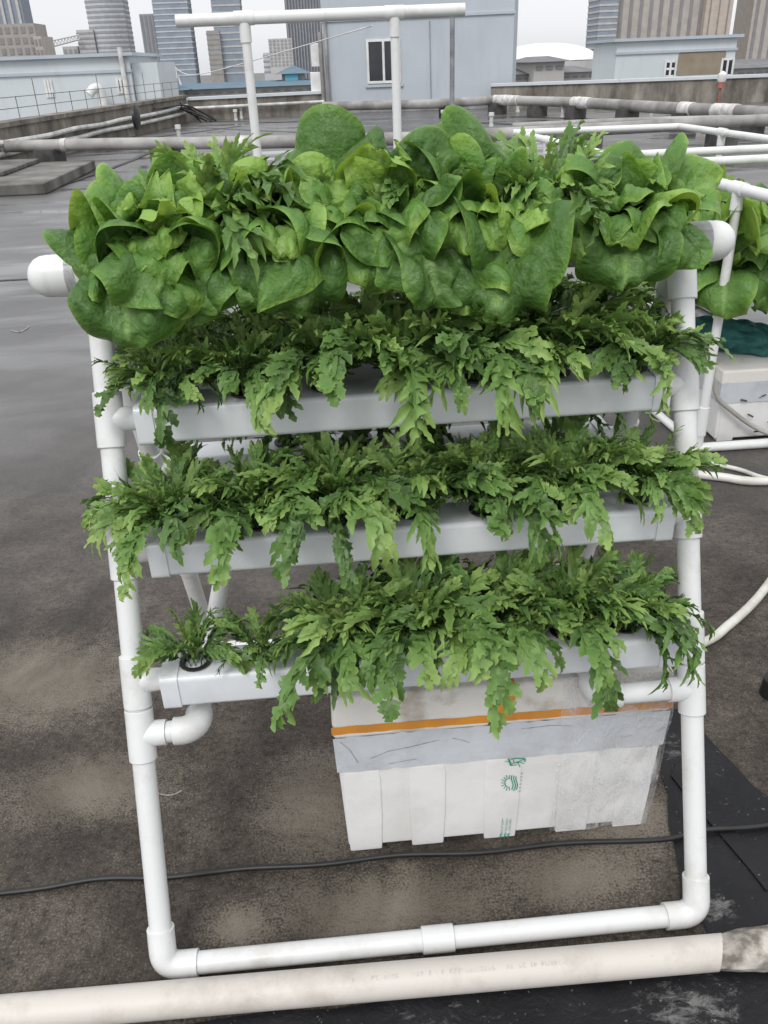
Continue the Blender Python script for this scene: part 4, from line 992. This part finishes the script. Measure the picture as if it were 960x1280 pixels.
m = MB(); m.cyl((t_.x, 5.5, t_.z-.005), (t_.x, 5.5, t_.z+.04), .024, 12); m.box(t_.x-.05, 5.46, t_.z+.041, t_.x+.05, 5.54, t_.z+.055); m.build('clamp', STEEL, gp)

# ------------------------------------------------------------------ right rack
rr_ = thing('pipe_rack', 'white pipe table rack on the right carrying lettuces over a foam box', 'plant rack')
def pipe(a, b_, r=.019, nm='rail', mat=PVC): m = MB(); m.cyl(a, b_, r, 18); return m.build(nm, mat, rr_)
ZR = 1.02
pF0, pF1, pB0, pB1 = Vector((1.90, 1.45, ZR)), Vector((1.70, 4.85, ZR)), Vector((2.92, 1.62, ZR)), Vector((2.75, 4.76, ZR))
def onl(p, q, y): return p+(q-p)*((y-p.y)/(q.y-p.y))
pipe(pF0, pF1, .0205); pipe(pB0, pB1); pipe(pF1-Vector((.02, 0, 0)), pB1); pipe(pF0, pB0)
for y in (2.87, 3.28): pipe(onl(pF0, pF1, y)+Vector((0, 0, -.002)), onl(pB0, pB1, y)+Vector((0, 0, -.002)))
for p, q in ((pF0, pF1), (pB0, pB1)):
    for y in (2.04, 4.2):
        c = onl(p, q, y); pipe((c.x, c.y, .02), (c.x, c.y, ZR), .0175, 'leg')
        m = MB(); m.cyl((c.x, c.y, ZR-.07), (c.x, c.y, ZR-.005), .0225, 18); m.cyl(c-(q-p).normalized()*.04, c+(q-p).normalized()*.04, .0245, 18); m.build('tee_fitting', PVC, rr_)
        for z in (.62, .14): m = MB(); m.cyl((c.x, c.y, z-.06), (c.x, c.y, z+.06), .0225, 18); m.build('coupling', PVC, rr_)
    pipe((p+(q-p)*.18)*1-Vector((0, 0, ZR-.02)), (p+(q-p)*.82)-Vector((0, 0, ZR-.02)), .018, 'base_rail')
for y in (2.04, 4.2):
    a, b_ = onl(pF0, pF1, y), onl(pB0, pB1, y)
    pipe((a.x, a.y, .021), (b_.x, b_.y, .021), .0195, 'base_rail'); pipe((a.x, a.y, .615), (b_.x, b_.y, .615), .021, 'rail')
c = onl(pF0, pF1, 2.9); pipe((c.x+.28, 2.9, .02), (c.x+.28, 2.9, .62), .019, 'leg'); pipe((c.x, 2.9, .45), (c.x+.9, 2.9, .45), .014, 'rail')
for y in (2.2, 2.55, 2.9, 3.3, 3.7):
    a, b_ = onl(pF0, pF1, y), onl(pB0, pB1, y); m = MB(); m.loft([[(x, y+p, .64+q) for p, q in prof] for x in (a.x+.03, b_.x-.03)]); m.build('gutter', PVC2, rr_)
low = [lettuce(300+k, 16, .19, 8, 0, [(a, 20, -88, 1.15, .4) for a in range(-60, 300, 45)], 18, 11).build('leaves', LETT) for k in range(3)]
for o in low: COL.objects.unlink(o)
side = ['left', 'middle', 'right']; rown = ['front', 'second', 'third', 'fourth', 'back']; i = 0
for j, y in enumerate((2.2, 2.55, 2.9, 3.3, 3.7)):
    a = onl(pF0, pF1, y)
    for k in range(3):
        i += 1
        root = thing('lettuce_plant', '%s lettuce of the %s row on the right pipe rack' % (side[k], rown[j]), 'lettuce', 'lettuces on the right rack', (a.x+.06+.225*k+random.uniform(-.02, .02), y-.03, .69))
        o = low[i % 3].copy(); COL.objects.link(o); o.parent = root; o.rotation_euler = (0, 0, i*1.3); sc_ = random.uniform(1.0, 1.2)*(1-.03*j); o.scale = (sc_, sc_, sc_*1.4)
# foam box on right
bx2 = thing('foam_box', 'dirty white foam box with grey tape under the right rack', 'foam box')
foam_box(bx2, 1.965, 2.62, 2.12, 2.62, .245, .315, FOAMD, 3)
_b = box; box = bx2
band(1.965, 2.62, 2.12, 2.62, .175, .265, .0055, TAPE, 'grey_tape', .002)
box = _b
m = MB(); rr = random.Random(8)
for k in range(16):
    x = rr.uniform(2.02, 2.5); z = rr.uniform(.04, .2); L2 = rr.uniform(.01, .05); a = rr.uniform(-.6, .9)
    m = MB(); bar2(m, (x, z), (x+L2*math.cos(a), z+L2*math.sin(a)), rr.uniform(.003, .008), 2.1198-.008); m.build('scuff', simple('scuff_dark', (.10, .10, .09), (.05, .05, .05), 30, .8), bx2)
m = MB(); P = [at(891, 472, 2.11), at(897, 497, 2.10), at(915, 514, 2.09), at(940, 532, 2.09), at(970, 546, 2.085), at(1010, 558, 2.085)]
m.tube(smooth_path(P, 6), .0095, 10); tag(m.build('hose', simple('grey_hose', (.42, .41, .37), (.3, .29, .26), 8, .5)), 'greyish hose sagging in front of the right foam box', 'hose')
# teal bag: lumpy folded sack on the box
me = MB(); c0 = at(912, 432, 2.40); rg = np.random.default_rng(5); rings = []; nr, nc = 40, 36
for i in range(nr+1):
    t = i/nr; prof_r = (math.sin(PI*min(1, max(0, t)))**.38)
    ring = []
    for j in range(nc):
        a = 2*PI*j/nc
        fold = 1+.10*math.sin(5*a+9*t)+.08*math.sin(17*t*2+2*math.sin(a*2))+.05*math.sin(11*a-14*t)
        ry, rz = .105*prof_r*fold, .062*prof_r*fold
        ring.append((1.865+.46*t+.01*math.sin(a*3+t*8), 2.50-.24*t+ry*math.cos(a), max(.319, .382-.012*t+rz*1.1*math.sin(a))))
    rings.append(ring)
me.loft(rings)
def net_mat():
    m, nt, b = newmat('teal_woven_sack'); v = coords(nt)
    c = ramp(nt, noise(nt, v, 18, 5), [(.3, (.012, .09, .085)), (.7, (.04, .22, .20))])
    w = nt.nodes.new('ShaderNodeTexWave'); w.inputs['Scale'].default_value = 60; w.inputs['Distortion'].default_value = 3; nt.links.new(v, w.inputs[0])
    nt.links.new(mix(nt, .25, c, w.outputs[0], 'MULTIPLY'), b.inputs['Base Color']); b.inputs['Roughness'].default_value = .5
    bump(nt, b, noise(nt, v, 45, 5, .7, 1), .9, .01); return m
tag(me.build('woven_sack', net_mat()), 'crumpled teal woven sack lying on the right foam box', 'sack')

# ------------------------------------------------------------------ light
w = bpy.data.worlds.new('World'); scene.world = w; w.use_nodes = True; nt = w.node_tree; L = nt.links
bg = nt.nodes['Background']; out = nt.nodes['World Output']
EL, AZ = math.radians(50), math.radians(203)      # sun behind and left of the camera
sky = nt.nodes.new('ShaderNodeTexSky'); sky.sky_type = 'NISHITA'; sky.sun_disc = False; sky.sun_elevation = EL; sky.sun_rotation = AZ
hs = nt.nodes.new('ShaderNodeHueSaturation'); hs.inputs['Saturation'].default_value = .12; L.new(sky.outputs[0], hs.inputs['Color'])
L.new(hs.outputs[0], bg.inputs['Color']); bg.inputs['Strength'].default_value = .05
tc = nt.nodes.new('ShaderNodeTexCoord'); sp = nt.nodes.new('ShaderNodeSeparateXYZ'); L.new(tc.outputs['Generated'], sp.inputs[0])
nz = nt.nodes.new('ShaderNodeTexNoise'); nz.inputs['Scale'].default_value = 2.2; nz.inputs['Detail'].default_value = 4; L.new(tc.outputs['Generated'], nz.inputs['Vector'])
r0 = ramp(nt, sp.outputs[2], [(0, (.66, .67, .70)), (.25, (.72, .73, .755)), (1, (1.45, 1.45, 1.47))])
cl = ramp(nt, nz.outputs[0], [(.3, (.93, .935, .95)), (.7, (1, 1, 1))])
cc = mix(nt, 1.0, r0, cl, 'MULTIPLY')
bg2 = nt.nodes.new('ShaderNodeBackground'); L.new(cc, bg2.inputs['Color']); bg2.inputs['Strength'].default_value = .95
ad = nt.nodes.new('ShaderNodeAddShader'); L.new(bg.outputs[0], ad.inputs[0]); L.new(bg2.outputs[0], ad.inputs[1]); L.new(ad.outputs[0], out.inputs['Surface'])
sl_ = bpy.data.lights.new('sun', 'SUN'); sl_.energy = 1.35; sl_.angle = math.radians(18); sl_.color = (1, .98, .95)
so = bpy.data.objects.new('sun', sl_); COL.objects.link(so)
sdir = Vector((math.sin(AZ)*math.cos(EL), math.cos(AZ)*math.cos(EL), math.sin(EL)))
so.rotation_euler = sdir.to_track_quat('Z', 'Y').to_euler()
scene.view_settings.view_transform = 'Standard'; scene.view_settings.look = 'None'; scene.view_settings.exposure = 0
scene.cycles.max_bounces = 6; scene.cycles.diffuse_bounces = 2; scene.cycles.transmission_bounces = 3; scene.cycles.transparent_max_bounces = 6
